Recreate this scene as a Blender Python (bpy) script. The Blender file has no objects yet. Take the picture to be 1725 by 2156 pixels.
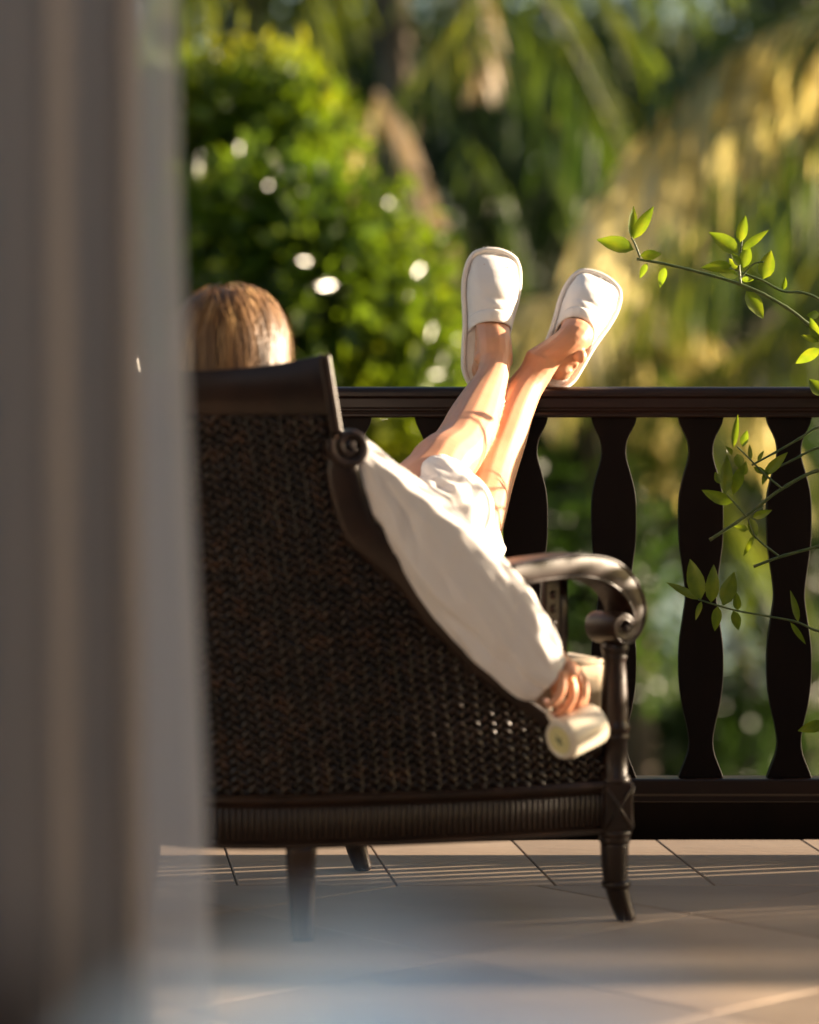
import bpy, bmesh, math, random
import numpy as np
from mathutils import Vector, Matrix, noise as mnoise
R = math.radians
rng = np.random.default_rng(7)
random.seed(7)
scene = bpy.context.scene
col = scene.collection

# ------------------------------------------------------------ camera
F = 6109.0            # focal length in units of a 1725-wide picture
CZ = 0.97             # camera height above the terrace floor
HV = 793.5            # row of the horizon in the same picture
cd = bpy.data.cameras.new('camera'); cam = bpy.data.objects.new('camera', cd); col.objects.link(cam)
cam.location = (0, 0, CZ); cam.rotation_euler = (R(90), 0, 0)
cd.sensor_fit = 'HORIZONTAL'; cd.sensor_width = 24.0; cd.lens = 24.0 * F / 1725
cd.shift_y = -(1078 - HV) / 1725
cd.clip_end = 2000; cd.clip_start = 0.05
cd.dof.use_dof = True; cd.dof.focus_distance = 5.78; cd.dof.aperture_fstop = 1.28; cd.dof.aperture_blades = 0
scene.camera = cam
# ------------------------------------------------------------ sky and sun
AZ, EL = R(14.5), R(9.9)
w = bpy.data.worlds.new('World'); scene.world = w; w.use_nodes = True
nt = w.node_tree; bg = nt.nodes['Background']
sky = nt.nodes.new('ShaderNodeTexSky'); sky.sky_type = 'NISHITA'; sky.sun_disc = False
sky.sun_elevation = EL; sky.sun_rotation = R(90) - AZ; sky.air_density = 1.0; sky.dust_density = 1.8; sky.ozone_density = 1.0
nt.links.new(sky.outputs[0], bg.inputs[0]); bg.inputs[1].default_value = 0.05
sd = bpy.data.lights.new('sun', 'SUN'); sd.energy = 5.0; sd.angle = R(0.75); sd.color = (1.0, 0.80, 0.58)
sun = bpy.data.objects.new('sun', sd); col.objects.link(sun)
SD = Vector((math.cos(EL)*math.cos(AZ), math.cos(EL)*math.sin(AZ), math.sin(EL)))
sun.rotation_euler = (-SD).to_track_quat('-Z', 'Y').to_euler()
# ------------------------------------------------------------ exposure
vs = scene.view_settings; vs.view_transform = 'Standard'; vs.look = 'None'; vs.gamma = 1.0; vs.exposure = 2.45
try: vs.use_curve_mapping = False
except Exception: pass
cy = scene.cycles; cy.use_denoising = True
try: cy.denoiser = 'OPENIMAGEDENOISE'
except Exception: pass
cy.max_bounces = 8; cy.transparent_max_bounces = 12; cy.sample_clamp_indirect = 8.0

# ------------------------------------------------------------ helpers
def P(u, v, Y):
    """a point of the place at depth Y metres in front of the window side"""
    return np.array([(u-862.5)/F*Y, Y, CZ-(v-HV)/F*Y])
def link(o, parent=None):
    col.objects.link(o)
    if parent is not None: o.parent = parent
    return o
def mesh_obj(name, verts, faces, mat=None, parent=None, smooth=True):
    me = bpy.data.meshes.new(name)
    me.from_pydata([tuple(map(float, v)) for v in verts], [], faces)
    if smooth: me.polygons.foreach_set('use_smooth', [True]*len(me.polygons))
    me.update()
    o = bpy.data.objects.new(name, me)
    if mat: me.materials.append(mat)
    return link(o, parent)
def tag(o, label=None, cat=None, group=None, kind=None):
    if label: o['label'] = label
    if cat: o['category'] = cat
    if group: o['group'] = group
    if kind: o['kind'] = kind
    return o
def empty(name, loc=(0, 0, 0)):
    o = bpy.data.objects.new(name, None); o.empty_display_size = 0.1; o.location = loc
    return link(o)
class MB:
    def __init__(s): s.v = []; s.f = []
    def add(s, v, f):
        n = len(s.v); s.v.extend([tuple(map(float, q)) for q in v]); s.f.extend([tuple(n+i for i in q) for q in f])
        return s
    def build(s, name, mat=None, parent=None, smooth=True): return mesh_obj(name, s.v, s.f, mat, parent, smooth)
def cr(pts, n):
    """Catmull-Rom resample of an (k,d) array into n samples, even in chord length"""
    p = np.array(pts, float); k = len(p)
    d = np.r_[0, np.cumsum(np.maximum(1e-6, np.linalg.norm(np.diff(p[:, :min(3, p.shape[1])], axis=0), axis=1)))]
    t = np.linspace(0, d[-1], n); out = []
    for q in t:
        i = int(min(max(np.searchsorted(d, q, 'right')-1, 0), k-2)); h = d[i+1]-d[i]; x = (q-d[i])/h
        def slope(j):
            if j == 0: return (p[1]-p[0])/(d[1]-d[0])
            if j == k-1: return (p[-1]-p[-2])/(d[-1]-d[-2])
            return (p[j+1]-p[j-1])/(d[j+1]-d[j-1])
        m0, m1 = slope(i)*h, slope(i+1)*h
        x2, x3 = x*x, x*x*x
        out.append((2*x3-3*x2+1)*p[i]+(x3-2*x2+x)*m0+(-2*x3+3*x2)*p[i+1]+(x3-x2)*m1)
    return np.array(out)
def nrm(v):
    v = np.array(v, float); return v/max(1e-9, np.linalg.norm(v))
def sweep(path, n=24, up=(0, 0, 1), sides=16, prof=None, cap=True, fixed=None):
    """path rows: x y z r1 r2; ring = r1 along 'up' side, r2 across. prof: unit ring (k,2)"""
    q = cr(path, n) if n else np.array(path, float)
    if prof is None:
        a = np.linspace(0, 2*math.pi, sides, endpoint=False); prof = np.c_[np.cos(a), np.sin(a)]
    k = len(prof); V = []; up = np.array(up, float); prev = None
    for i in range(len(q)):
        t = nrm(q[min(i+1, len(q)-1), :3]-q[max(i-1, 0), :3])
        if fixed is not None:
            e2 = nrm(fixed); e1 = nrm(np.cross(e2, t))
        else:
            b = up if prev is None else prev
            e1 = nrm(b-np.dot(b, t)*t); prev = e1; e2 = np.cross(t, e1)
        for c in prof: V.append(q[i, :3]+e1*q[i, 3]*c[0]+e2*q[i, 4]*c[1])
    Fc = []
    for i in range(len(q)-1):
        for j in range(k):
            a, b = i*k+j, i*k+(j+1) % k
            Fc.append((a, b, b+k, a+k))
    if cap:
        Fc.append(tuple(range(k-1, -1, -1))); Fc.append(tuple((len(q)-1)*k+j for j in range(k)))
    return V, Fc
def rrect(k=3, r=.35):
    o = []
    for cx, cyy, a0 in ((1-r, 1-r, 0), (-1+r, 1-r, 90), (-1+r, -1+r, 180), (1-r, -1+r, 270)):
        for i in range(k):
            a = R(a0+90*i/(k-1)); o.append((cx+r*math.cos(a), cyy+r*math.sin(a)))
    return np.array(o)
def lathe(prof, c, seg=28, flute=0):
    """prof rows: r z ; around a vertical axis at c"""
    V = []; Fc = []; n = len(prof)
    for r, z in prof:
        for j in range(seg):
            a = 2*math.pi*j/seg; V.append((c[0]+r*math.cos(a), c[1]+r*math.sin(a), c[2]+z))
    for i in range(n-1):
        for j in range(seg):
            a, b = i*seg+j, i*seg+(j+1) % seg; Fc.append((a, b, b+seg, a+seg))
    Fc.append(tuple(range(seg-1, -1, -1))); Fc.append(tuple((n-1)*seg+j for j in range(seg)))
    return V, Fc
def box(c, s, ax=None):
    c = np.array(c, float); ax = np.eye(3) if ax is None else np.array(ax, float); V = []
    for z in (-1, 1):
        for y in (-1, 1):
            for x in (-1, 1): V.append(c+ax[0]*x*s[0]/2+ax[1]*y*s[1]/2+ax[2]*z*s[2]/2)
    return V, [(0, 2, 3, 1), (4, 5, 7, 6), (0, 1, 5, 4), (2, 6, 7, 3), (0, 4, 6, 2), (1, 3, 7, 5)]
def bevel(o, wd=.004, seg=2):
    m = o.modifiers.new('bevel', 'BEVEL'); m.width = wd; m.segments = seg; m.limit_method = 'ANGLE'; m.angle_limit = R(40)
    return o

# ------------------------------------------------------------ materials
def mat(name, base, rough=.5, spec=.5, **kw):
    m = bpy.data.materials.new(name); m.use_nodes = True; t = m.node_tree; b = t.nodes['Principled BSDF']
    b.inputs['Base Color'].default_value = (*base, 1); b.inputs['Roughness'].default_value = rough
    b.inputs['Specular IOR Level'].default_value = spec
    for k, v in kw.items(): b.inputs[k.replace('_', ' ')].default_value = v
    return m
def tex(m, kind='ShaderNodeTexNoise', scale=8, detail=4, coord='Object', stretch=(1, 1, 1), **kw):
    t = m.node_tree; c = t.nodes.new('ShaderNodeTexCoord'); mp = t.nodes.new('ShaderNodeMapping')
    mp.inputs['Scale'].default_value = stretch; n = t.nodes.new(kind)
    n.inputs['Scale'].default_value = scale
    if 'Detail' in n.inputs: n.inputs['Detail'].default_value = detail
    t.links.new(c.outputs[coord], mp.inputs[0]); t.links.new(mp.outputs[0], n.inputs['Vector'])
    return n
def ramp(m, src, cols, sock='Base Color'):
    t = m.node_tree; r = t.nodes.new('ShaderNodeValToRGB'); e = r.color_ramp.elements
    while len(e) < len(cols): e.new(.5)
    for i, (p, c) in enumerate(cols): e[i].position = p; e[i].color = (*c, 1) if len(c) == 3 else c
    t.links.new(src, r.inputs[0])
    if sock: t.links.new(r.outputs[0], t.nodes['Principled BSDF'].inputs[sock])
    return r
def bump(m, src, strength=.3, dist=.01):
    t = m.node_tree; b = t.nodes.new('ShaderNodeBump'); b.inputs['Strength'].default_value = strength
    b.inputs['Distance'].default_value = dist; t.links.new(src, b.inputs['Height'])
    t.links.new(b.outputs[0], t.nodes['Principled BSDF'].inputs['Normal']); return b
def leafmat(name, c1, c2, c3, scale=3.0, rough=.38, trans=.45, tcol=None):
    """glossy leaf that lets light through; colour drifts from clump to clump"""
    m = mat(name, c2, rough, .5); t = m.node_tree; b = t.nodes['Principled BSDF']
    n = tex(m, scale=scale, detail=5); r = ramp(m, n.outputs['Fac'], [(.32, c1), (.5, c2), (.68, c3)])
    tr = t.nodes.new('ShaderNodeBsdfTranslucent'); mx = t.nodes.new('ShaderNodeMixShader'); mx.inputs[0].default_value = trans
    hs = t.nodes.new('ShaderNodeMix'); hs.data_type = 'RGBA'; hs.blend_type = 'MULTIPLY'; hs.inputs['Factor'].default_value = 1
    hs.inputs['B'].default_value = (*(tcol or (2.0, 1.9, .55)), 1)
    t.links.new(r.outputs[0], hs.inputs['A']); t.links.new(hs.outputs['Result'], tr.inputs[0])
    out = [k for k in t.nodes if k.type == 'OUTPUT_MATERIAL'][0]
    t.links.new(b.outputs[0], mx.inputs[1]); t.links.new(tr.outputs[0], mx.inputs[2]); t.links.new(mx.outputs[0], out.inputs[0])
    return m
M = {}
def wood(name, c1, c2, rough, stretch=(1, 1, 1), spec=.3, coat=.1):
    m = mat(name, c1, rough, spec, Coat_Weight=coat, Coat_Roughness=.25)
    n = tex(m, scale=14, detail=8, stretch=stretch); ramp(m, n.outputs['Fac'], [(.3, c1), (.7, c2)])
    n2 = tex(m, scale=60, detail=4, stretch=stretch); bump(m, n2.outputs['Fac'], .12, .002)
    return m
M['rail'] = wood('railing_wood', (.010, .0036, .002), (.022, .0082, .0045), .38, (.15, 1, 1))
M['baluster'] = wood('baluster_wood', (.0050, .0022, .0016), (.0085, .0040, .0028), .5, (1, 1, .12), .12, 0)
M['chair'] = wood('chair_wood', (.009, .004, .0024), (.024, .0105, .006), .37, (1, 1, 1), .32, .14)
M['weave'] = mat('woven_rattan', (.03, .015, .008), .30, .26, Coat_Weight=.22, Coat_Roughness=.14)
_n = tex(M['weave'], scale=34, detail=3); ramp(M['weave'], _n.outputs['Fac'], [(.30, (.004, .0023, .0016)), (.52, (.012, .0055, .0027)), (.75, (.045, .019, .007))])
M['shell'] = mat('rattan_backing', (.004, .0025, .002), .7, .2)
M['stone'] = mat('terrace_stone', (.42, .33, .26), .55, .4)
_n = tex(M['stone'], scale=2.2, detail=10, stretch=(.6, 1.6, 1)); ramp(M['stone'], _n.outputs['Fac'], [(.25, (.26, .19, .14)), (.5, (.36, .272, .20)), (.75, (.43, .335, .25))])
_n = tex(M['stone'], scale=26, detail=8, stretch=(.5, 1.8, 1)); bump(M['stone'], _n.outputs['Fac'], .35, .004)
def per_tile(m):
    t = m.node_tree; b = t.nodes['Principled BSDF']; src = b.inputs['Base Color'].links[0].from_socket
    oi = t.nodes.new('ShaderNodeObjectInfo'); mr = t.nodes.new('ShaderNodeMapRange'); mr.inputs['To Min'].default_value = .80; mr.inputs['To Max'].default_value = 1.12
    mx = t.nodes.new('ShaderNodeMix'); mx.data_type = 'RGBA'; mx.blend_type = 'MULTIPLY'; mx.inputs['Factor'].default_value = 1
    t.links.new(oi.outputs['Random'], mr.inputs['Value']); t.links.new(src, mx.inputs['A']); t.links.new(mr.outputs[0], mx.inputs['B']); t.links.new(mx.outputs['Result'], b.inputs['Base Color'])
per_tile(M['stone'])
M['grout'] = mat('grout', (.10, .085, .07), .9, .2)
M['skin'] = mat('skin', (.60, .345, .225), .42, .45, Subsurface_Weight=.22, Subsurface_Scale=.01)
M['skin'].node_tree.nodes['Principled BSDF'].inputs['Subsurface Radius'].default_value = (1.0, .35, .2)
_n = tex(M['skin'], scale=9, detail=6); ramp(M['skin'], _n.outputs['Fac'], [(.3, (.52, .245, .135)), (.7, (.62, .325, .195))])
_n = tex(M['skin'], scale=420, detail=3); bump(M['skin'], _n.outputs['Fac'], .12, .001)
def cloth(name, base, rough=.85, tr=.25, sc=900, bstr=.25, tcol=None):
    m = mat(name, base, rough, .25, Sheen_Weight=.25); t = m.node_tree; b = t.nodes['Principled BSDF']
    n = tex(m, scale=sc, detail=2); n2 = tex(m, scale=22, detail=5)
    ad = t.nodes.new('ShaderNodeMath'); ad.operation = 'MULTIPLY_ADD'; t.links.new(n2.outputs['Fac'], ad.inputs[0]); ad.inputs[1].default_value = 3.0
    t.links.new(n.outputs['Fac'], ad.inputs[2]); bump(m, ad.outputs[0], bstr, .002)
    if tr:
        ts = t.nodes.new('ShaderNodeBsdfTranslucent'); ts.inputs[0].default_value = (*(tcol or base), 1)
        mx = t.nodes.new('ShaderNodeMixShader'); mx.inputs[0].default_value = tr
        out = [k for k in t.nodes if k.type == 'OUTPUT_MATERIAL'][0]
        t.links.new(b.outputs[0], mx.inputs[1]); t.links.new(ts.outputs[0], mx.inputs[2]); t.links.new(mx.outputs[0], out.inputs[0])
    return m
M['cotton'] = cloth('white_cotton', (.80, .77, .75), tr=.18)
M['terry'] = cloth('slipper_terry', (.80, .76, .74), .95, .12, 500, .6)
M['piping'] = cloth('slipper_binding', (.78, .73, .69), .9, .1, 700, .4)
M['linen'] = cloth('cushion_linen', (.36, .28, .19), .9, 0, 700, .4)
M['duvet'] = cloth('pale_blue_duvet', (.52, .75, .90), .9, .1, 600, .3)  # white bedding with the blue cast of skylight put into its colour
M['hair'] = mat('hair', (.20, .105, .045), .48, .6)
_n = tex(M['hair'], scale=30, detail=6, stretch=(1, 1, .12)); ramp(M['hair'], _n.outputs['Fac'], [(.3, (.045, .02, .0075)), (.50, (.19, .095, .034)), (.70, (.50, .31, .13))])
M['ceramic'] = mat('mug_ceramic', (.66, .60, .48), .28, .5, Coat_Weight=.3)
M['base'] = mat('mug_base_glaze', (.60, .55, .27), .5)
M['mark'] = mat('mug_base_print', (.16, .18, .10), .6)
M['metal'] = mat('gold_ring', (.8, .55, .25), .2, .5, Metallic=1.0)
M['twig'] = mat('green_twig', (.05, .085, .018), .5)
_n = tex(M['twig'], scale=40, detail=3); ramp(M['twig'], _n.outputs['Fac'], [(.35, (.035, .065, .012)), (.7, (.075, .10, .025))])
M['leaf'] = leafmat('citrus_leaf', (.06, .10, .012), (.095, .142, .016), (.14, .172, .02), 25, .32, .52, (2.2, 2.05, .55))
M['bark'] = mat('bark', (.09, .07, .05), .9, .2)
_n = tex(M['bark'], scale=9, detail=8, stretch=(1, 1, .3)); ramp(M['bark'], _n.outputs['Fac'], [(.3, (.04, .03, .022)), (.7, (.15, .12, .09))])
M['bush'] = leafmat('bush_leaf', (.028, .058, .008), (.075, .120, .012), (.19, .20, .02), 1.5, .24, .45)
M['tree'] = leafmat('tree_leaf', (.014, .034, .016), (.024, .052, .018), (.045, .075, .018), .5, .4, .35)
M['far'] = leafmat('far_leaf', (.010, .026, .018), (.016, .038, .020), (.03, .055, .02), .3, .45, .3)
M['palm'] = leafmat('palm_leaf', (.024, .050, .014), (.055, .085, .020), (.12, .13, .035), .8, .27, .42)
M['gold'] = leafmat('yellow_palm_leaf', (.20, .19, .06), (.50, .44, .20), (.72, .66, .46), .8, .26, .56, (1.3, 1.24, .90))  # palm leaf with the gold of low sunlight put into its colour
M['dry'] = leafmat('dry_palm_leaf', (.28, .21, .12), (.38, .29, .18), (.48, .38, .26), 1, .5, .3, (1.2, 1.1, .8))
M['soil'] = mat('garden_soil', (.05, .04, .025), .95, .2)
_n = tex(M['soil'], scale=.6, detail=10); ramp(M['soil'], _n.outputs['Fac'], [(.35, (.02, .028, .012)), (.55, (.045, .05, .02)), (.7, (.075, .055, .035))])
M['water'] = mat('pool_water', (.10, .22, .26), .06, .5)
_n = tex(M['water'], scale=1.5, detail=4); bump(M['water'], _n.outputs['Fac'], .15, .05)
M['plaster'] = mat('white_plaster', (.66, .60, .54), .9, .2)
_n = tex(M['plaster'], scale=12, detail=6); bump(M['plaster'], _n.outputs['Fac'], .1, .004)
M['clay'] = mat('terracotta', (.30, .13, .07), .8, .3)
def curtain_mat():
    m = mat('sheer_curtain', (.86, .83, .81), .9, .1); t = m.node_tree; b = t.nodes['Principled BSDF']
    tl = t.nodes.new('ShaderNodeBsdfTranslucent'); tl.inputs[0].default_value = (.86, .83, .81, 1)
    tp = t.nodes.new('ShaderNodeBsdfTransparent'); a = t.nodes.new('ShaderNodeMixShader'); a.inputs[0].default_value = .5
    c = t.nodes.new('ShaderNodeMixShader'); c.inputs[0].default_value = .38
    out = [k for k in t.nodes if k.type == 'OUTPUT_MATERIAL'][0]
    t.links.new(b.outputs[0], a.inputs[1]); t.links.new(tl.outputs[0], a.inputs[2])
    t.links.new(a.outputs[0], c.inputs[1]); t.links.new(tp.outputs[0], c.inputs[2]); t.links.new(c.outputs[0], out.inputs[0])
    return m
M['curtain'] = curtain_mat()
M['drape'] = cloth('grey_drape', (.27, .24, .215), .95, .16, 500, .2)

# ============================================================ SETTING
def ground():
    v = []; f = []; nx, ny = 40, 50
    xs = np.concatenate([[-600], np.linspace(-40, 40, nx-2), [600]]); ys = np.concatenate([[-300], np.linspace(-10, 70, ny-2), [900]])
    for y in ys:
        for x in xs: v.append((x, y, -3.2+.25*mnoise.noise((x*.15, y*.15, 1))))
    for j in range(ny-1):
        for i in range(nx-1): a = j*nx+i; f.append((a, a+1, a+nx+1, a+nx))
    tag(mesh_obj('garden_ground', v, f, M['soil']), 'dark planted garden ground below the terrace', 'ground', kind='structure')
ground()
def pool():
    a = np.linspace(0, 2*math.pi, 48, endpoint=False); v = []
    for t in a: v.append((6.0+7*math.cos(t)*(1+.1*math.sin(3*t)), 46+13*math.sin(t)*(1+.08*math.cos(2*t)), -2.86))
    tag(mesh_obj('water', v, [tuple(range(48))], M['water']), 'pale pool water seen between the balusters', 'water', kind='structure')
pool()

# ---- terrace floor: slab with stone tiles
ROW = 5.535; EDGE = 6.085
fl = MB(); fl.add(*box((3.3, (EDGE-3)/2, -.106), (14, EDGE+3, .20)))
floor = fl.build('terrace_floor', M['grout'], smooth=False); tag(floor, 'beige stone tiled terrace floor with sun streaks', 'floor', kind='structure')
def clip(poly, nx_, ny_, d):
    o = []
    for i in range(len(poly)):
        a, b = poly[i], poly[(i+1) % len(poly)]; da = a[0]*nx_+a[1]*ny_-d; db = b[0]*nx_+b[1]*ny_-d
        if da <= 0: o.append(a)
        if da*db < 0: t = da/(da-db); o.append((a[0]+(b[0]-a[0])*t, a[1]+(b[1]-a[1])*t))
    return o
def tile(poly):
    n = len(poly)
    if n < 3: return
    ar = 0.5*sum(poly[i][0]*poly[(i+1) % n][1]-poly[(i+1) % n][0]*poly[i][1] for i in range(n))
    if abs(ar) < .004: return
    if ar < 0: poly = poly[::-1]
    c = np.mean(np.array(poly), axis=0); h = random.uniform(-.0006, .0006)
    ins = [tuple(c+(np.array(p)-c)*(1-.003/max(.05, np.linalg.norm(np.array(p)-c)))) for p in poly]
    v = [(p[0]-c[0], p[1]-c[1], -.008) for p in poly]+[(p[0]-c[0], p[1]-c[1], -.002+h) for p in poly]+[(p[0]-c[0], p[1]-c[1], h) for p in ins]
    f = [tuple(range(2*n, 3*n))]
    for i in range(n):
        j = (i+1) % n; f += [(i, j, n+j, n+i), (n+i, n+j, 2*n+j, 2*n+i)]
    o = mesh_obj('tile', v, f, M['stone'], floor, False); o.location = (c[0], c[1], 0)
g = .0016
for k in range(-9, 13):
    x0 = -.386+.3035*k; x1 = x0+.3035
    sk = lambda x, y: (x+(-.12)*(y-6.02), y)
    tile([sk(x0+g, ROW+g), sk(x1-g, ROW+g), sk(x1-g, EDGE-.004), sk(x0+g, EDGE-.004)])
S = .575; ca, sa = math.cos(R(42)), math.sin(R(42)); ox, oy = .508, 5.238
for i in range(-11, 10):
    for j in range(-11, 10):
        q = []
        for a, b in ((i*S+g, j*S+g), ((i+1)*S-g, j*S+g), ((i+1)*S-g, (j+1)*S-g), (i*S+g, (j+1)*S-g)):
            q.append((ox+a*ca-b*sa, oy+a*sa+b*ca))
        q = clip(q, 0, 1, ROW-g); q = clip(q, 0, -1, -2.25) if q else q
        q = clip(q, -1, 0, 2.8) if q else q; q = clip(q, 1, 0, 3.6) if q else q
        if q: tile(q)

# ---- balustrade
RY = 6.0
bal = empty('balustrade', (0, RY, 0)); tag(bal, 'dark brown wooden balustrade with wavy flat balusters along the terrace edge', 'balustrade')
def extrude_x(prof, x0, x1, name, m, parent, n=24):
    k = len(prof); v = []; f = []
    for x in np.linspace(x0, x1, n):
        for y, z in prof: v.append((x, y, z))
    for i in range(n-1):
        for j in range(k):
            a, b = i*k+j, i*k+(j+1) % k; f.append((a, a+k, b+k, b))
    f.append(tuple(range(k))); f.append(tuple((n-1)*k+j for j in range(k-1, -1, -1)))
    o = mesh_obj(name, v, f, m, parent, False); return o
def arc(cy_, cz_, ry, rz, a0, a1, n): return [(cy_+ry*math.cos(R(a)), cz_+rz*math.sin(R(a))) for a in np.linspace(a0, a1, n)]
top = arc(.035, .938, .014, .0115, 0, 90, 5)+arc(-.026, .938, .016, .0115, 90, 180, 6)
top += [(-.042, .930), (-.036, .926), (-.036, .9065), (-.033, .905), (-.033, .9005), (-.030, .899), (-.030, .896), (-.0335, .894), (-.0335, .889), (-.031, .8865)]
top += [(.031, .8865), (.0335, .889), (.0335, .899), (.036, .9065), (.036, .926), (.049, .930)]
tr_ = extrude_x([(y, z) for y, z in top], -2.6, 9.2, 'top_rail', M['rail'], bal); bevel(tr_, .0012, 1)
bot = [(-.030, .139), (-.027, .142), (.027, .142), (.030, .139), (.030, .112), (.025, .106), (.025, .094), (-.025, .094), (-.025, .106), (-.030, .112)]
br_ = extrude_x(bot, -2.6, 9.2, 'bottom_rail', M['rail'], bal); bevel(br_, .0012, 1)
HW = [(197, 111), (212, 109), (255, 90), (300, 68), (350, 58), (400, 62), (470, 82), (560, 103), (650, 108.5), (800, 106), (900, 94), (1000, 80), (1070, 75), (1150, 85), (1300, 106), (1400, 109), (1500, 105), (1600, 91), (1700, 68), (1775, 58), (1830, 65), (1900, 91), (1940, 107), (1950, 110)]
hw = cr([(CZ-y/2355, h/2355) for y, h in HW], 60)
hw[0, 0] = .8869; hw[-1, 0] = .1416
bv = []; T = .0123
for z, h in hw: bv += [(-h, -T, z), (h, -T, z), (h, T, z), (-h, T, z)]
bf = []
for i in range(len(hw)-1):
    for j in range(4): a, b = 4*i+j, 4*i+(j+1) % 4; bf.append((a, a+4, b+4, b))
bf += [(0, 1, 2, 3), tuple(4*(len(hw)-1)+j for j in (3, 2, 1, 0))]
bme = None
for k in range(-16, 47):
    x = .603+.1817*k
    if bme is None:
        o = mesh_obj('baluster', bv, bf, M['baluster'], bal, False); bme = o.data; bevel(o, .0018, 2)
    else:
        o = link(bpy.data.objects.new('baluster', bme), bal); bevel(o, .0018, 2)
    o.location = (x+random.uniform(-.0012, .0012), 0, 0); o.rotation_euler = (0, 0, random.uniform(-.012, .012))
for x in (-2.63, 9.23):
    o = mesh_obj('end_post', *box((x, 0, .50), (.09, .09, 1.0)), M['rail'], bal, False); bevel(o, .006)

def filler():  # dark box added to fill the gap where the garden is only shaded
    o = empty('planter_box', (1.5, 6.36, -.3)); tag(o, 'dark wooden planter box along the outer terrace edge below the balustrade', 'planter')
    for nm, c, sz in (('front_board', (0, -.14, .19), (8, .03, .38)), ('back_board', (0, .14, .17), (8, .03, .34)), ('base_board', (0, 0, .0), (8, .249, .03)), ('soil', (0, 0, .15), (7.9, .245, .24))):
        mesh_obj(nm, *box(c, sz), M['soil'] if nm == 'soil' else M['baluster'], o, False)
filler()
# ---- house the terrace belongs to: rear wall, side wall, plus an unseen overhang and wing wall added for shade
def house():
    h = empty('house', (0, -2.6, 0)); tag(h, 'pale plastered house front with an open doorway onto the terrace', 'house')
    def part(name, c, s): 
        c = np.array(c, float)-np.array((0, -2.6, 0)); return mesh_obj(name, *box(c, s), M['plaster'], h, False)
    part('rear_wall', (.5, -2.7, 1.2), (9, .2, 3.1))
    part('side_wall', (-3.05, .39, 1.2), (.2, 5.96, 3.1)); part('side_wall', (3.05, .39, 1.2), (.2, 5.96, 3.1))
    part('front_wall', (-2.1, 3.46, 1.26), (2.08, .16, 2.95)); part('front_wall', (2.1, 3.46, 1.26), (2.08, .16, 2.95))
    part('eave', (.2, 4.22, 2.80), (6.4, 1.66, .12))  # unseen roof overhang added to cut ambient light on floor and chair
    part('lintel', (0, 3.46, 2.58), (2.118, .15, .30)); part('wing_wall', (2.3, 3.98, 1.26), (.16, .88, 2.9))  # unseen side wall added to keep the sun off the curtain
house()

# ============================================================ ARMCHAIR
chair = empty('armchair', (0, 5.2, 0)); CO = np.array((0, 5.2, 0.))
tag(chair, 'dark woven rattan armchair with scrolled wooden arms facing the balustrade', 'armchair')
def cpart(name, V, Fc, m, parent=None, smooth=True):
    return mesh_obj(name, [np.array(v, float)-CO for v in V], Fc, m, parent or chair, smooth)
FR = np.array((.378, 5.180)); FL = np.array((-.112, 5.700))
base = cr([(.355, 5.172), (.26, 5.128), (.17, 5.092), (.07, 5.060), (-.031, 5.033), (-.13, 5.010), (-.226, 4.995), (-.33, 4.998), (-.42, 5.035), (-.485, 5.115), (-.495, 5.21), (-.445, 5.315), (-.36, 5.42), (-.24, 5.555), (-.125, 5.675)], 241)
seg = np.linalg.norm(np.diff(base, axis=0), axis=1); SL = np.r_[0, np.cumsum(seg)]; LT = SL[-1]
def b2(s):
    return np.array((np.interp(s, SL, base[:, 0]), np.interp(s, SL, base[:, 1])))
def bn(s):
    d = b2(min(LT, s+.01))-b2(max(0, s-.01)); d = d/np.linalg.norm(d); return np.array((-d[1], d[0])) * -1
_c = base.mean(axis=0)
SGN = 1 if np.dot(bn(LT*.5), b2(LT*.5)-_c) > 0 else -1
LEAN = np.array((-.104, -.080))
def Sh(s, z, off=0.0):
    k = max(0, (z-.24)/.76)**1.15; b = b2(s)+LEAN*k+bn(s)*SGN*off
    return np.array((b[0], b[1], z))
# top line of the woven shell by arc length, mirrored for the far side
def proj(p): return 862.5+F*p[0]/p[1], HV+F*(CZ-p[2])/p[1]
edge = [(690, 950), (692, 985), (700, 1030), (728, 1085), (775, 1135), (830, 1180), (880, 1228), (925, 1300), (1000, 1395), (1060, 1450), (1140, 1508), (1215, 1553), (1285, 1600)]
eu = [e[0] for e in edge]; ev = [e[1] for e in edge]
zt = []; ss = np.linspace(0, LT/2, 90)
sW = None
for s in ss:
    z = .98
    while z > .26:
        u, v = proj(Sh(s, z))
        if u < 690 or v >= np.interp(u, eu, ev): break
        z -= .004
    zt.append(z)
zt = np.array(zt)
# arc position where the wing begins
sW = float(ss[np.argmax(zt > .9)])
def ztop(s):
    s = s if s <= LT/2 else LT-s
    return float(np.interp(s, ss, zt))
def crest_z(s):
    m = (s-sW)/(LT-2*sW); return 1.010-.036*math.sin(math.pi*min(1, max(0, m)))**.62
# backing shell (two skins)
NS = 150; NZ = 26; V = []; Fc = []
for off in (-.002, -.020):
    for i in range(NS+1):
        s = LT*i/NS; zt_ = ztop(s); 
        for j in range(NZ+1): V.append(Sh(s, .235+(zt_-.235)*j/NZ, off))
st = (NS+1)*(NZ+1)
for o_ in (0, st):
    for i in range(NS):
        for j in range(NZ): a = o_+i*(NZ+1)+j; Fc.append((a, a+1, a+NZ+2, a+NZ+1))
for i in range(NS): a = i*(NZ+1)+NZ; Fc.append((a, a+NZ+1, a+NZ+1+st, a+st))
shell = cpart('shell', V, Fc, M['shell'])
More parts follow.
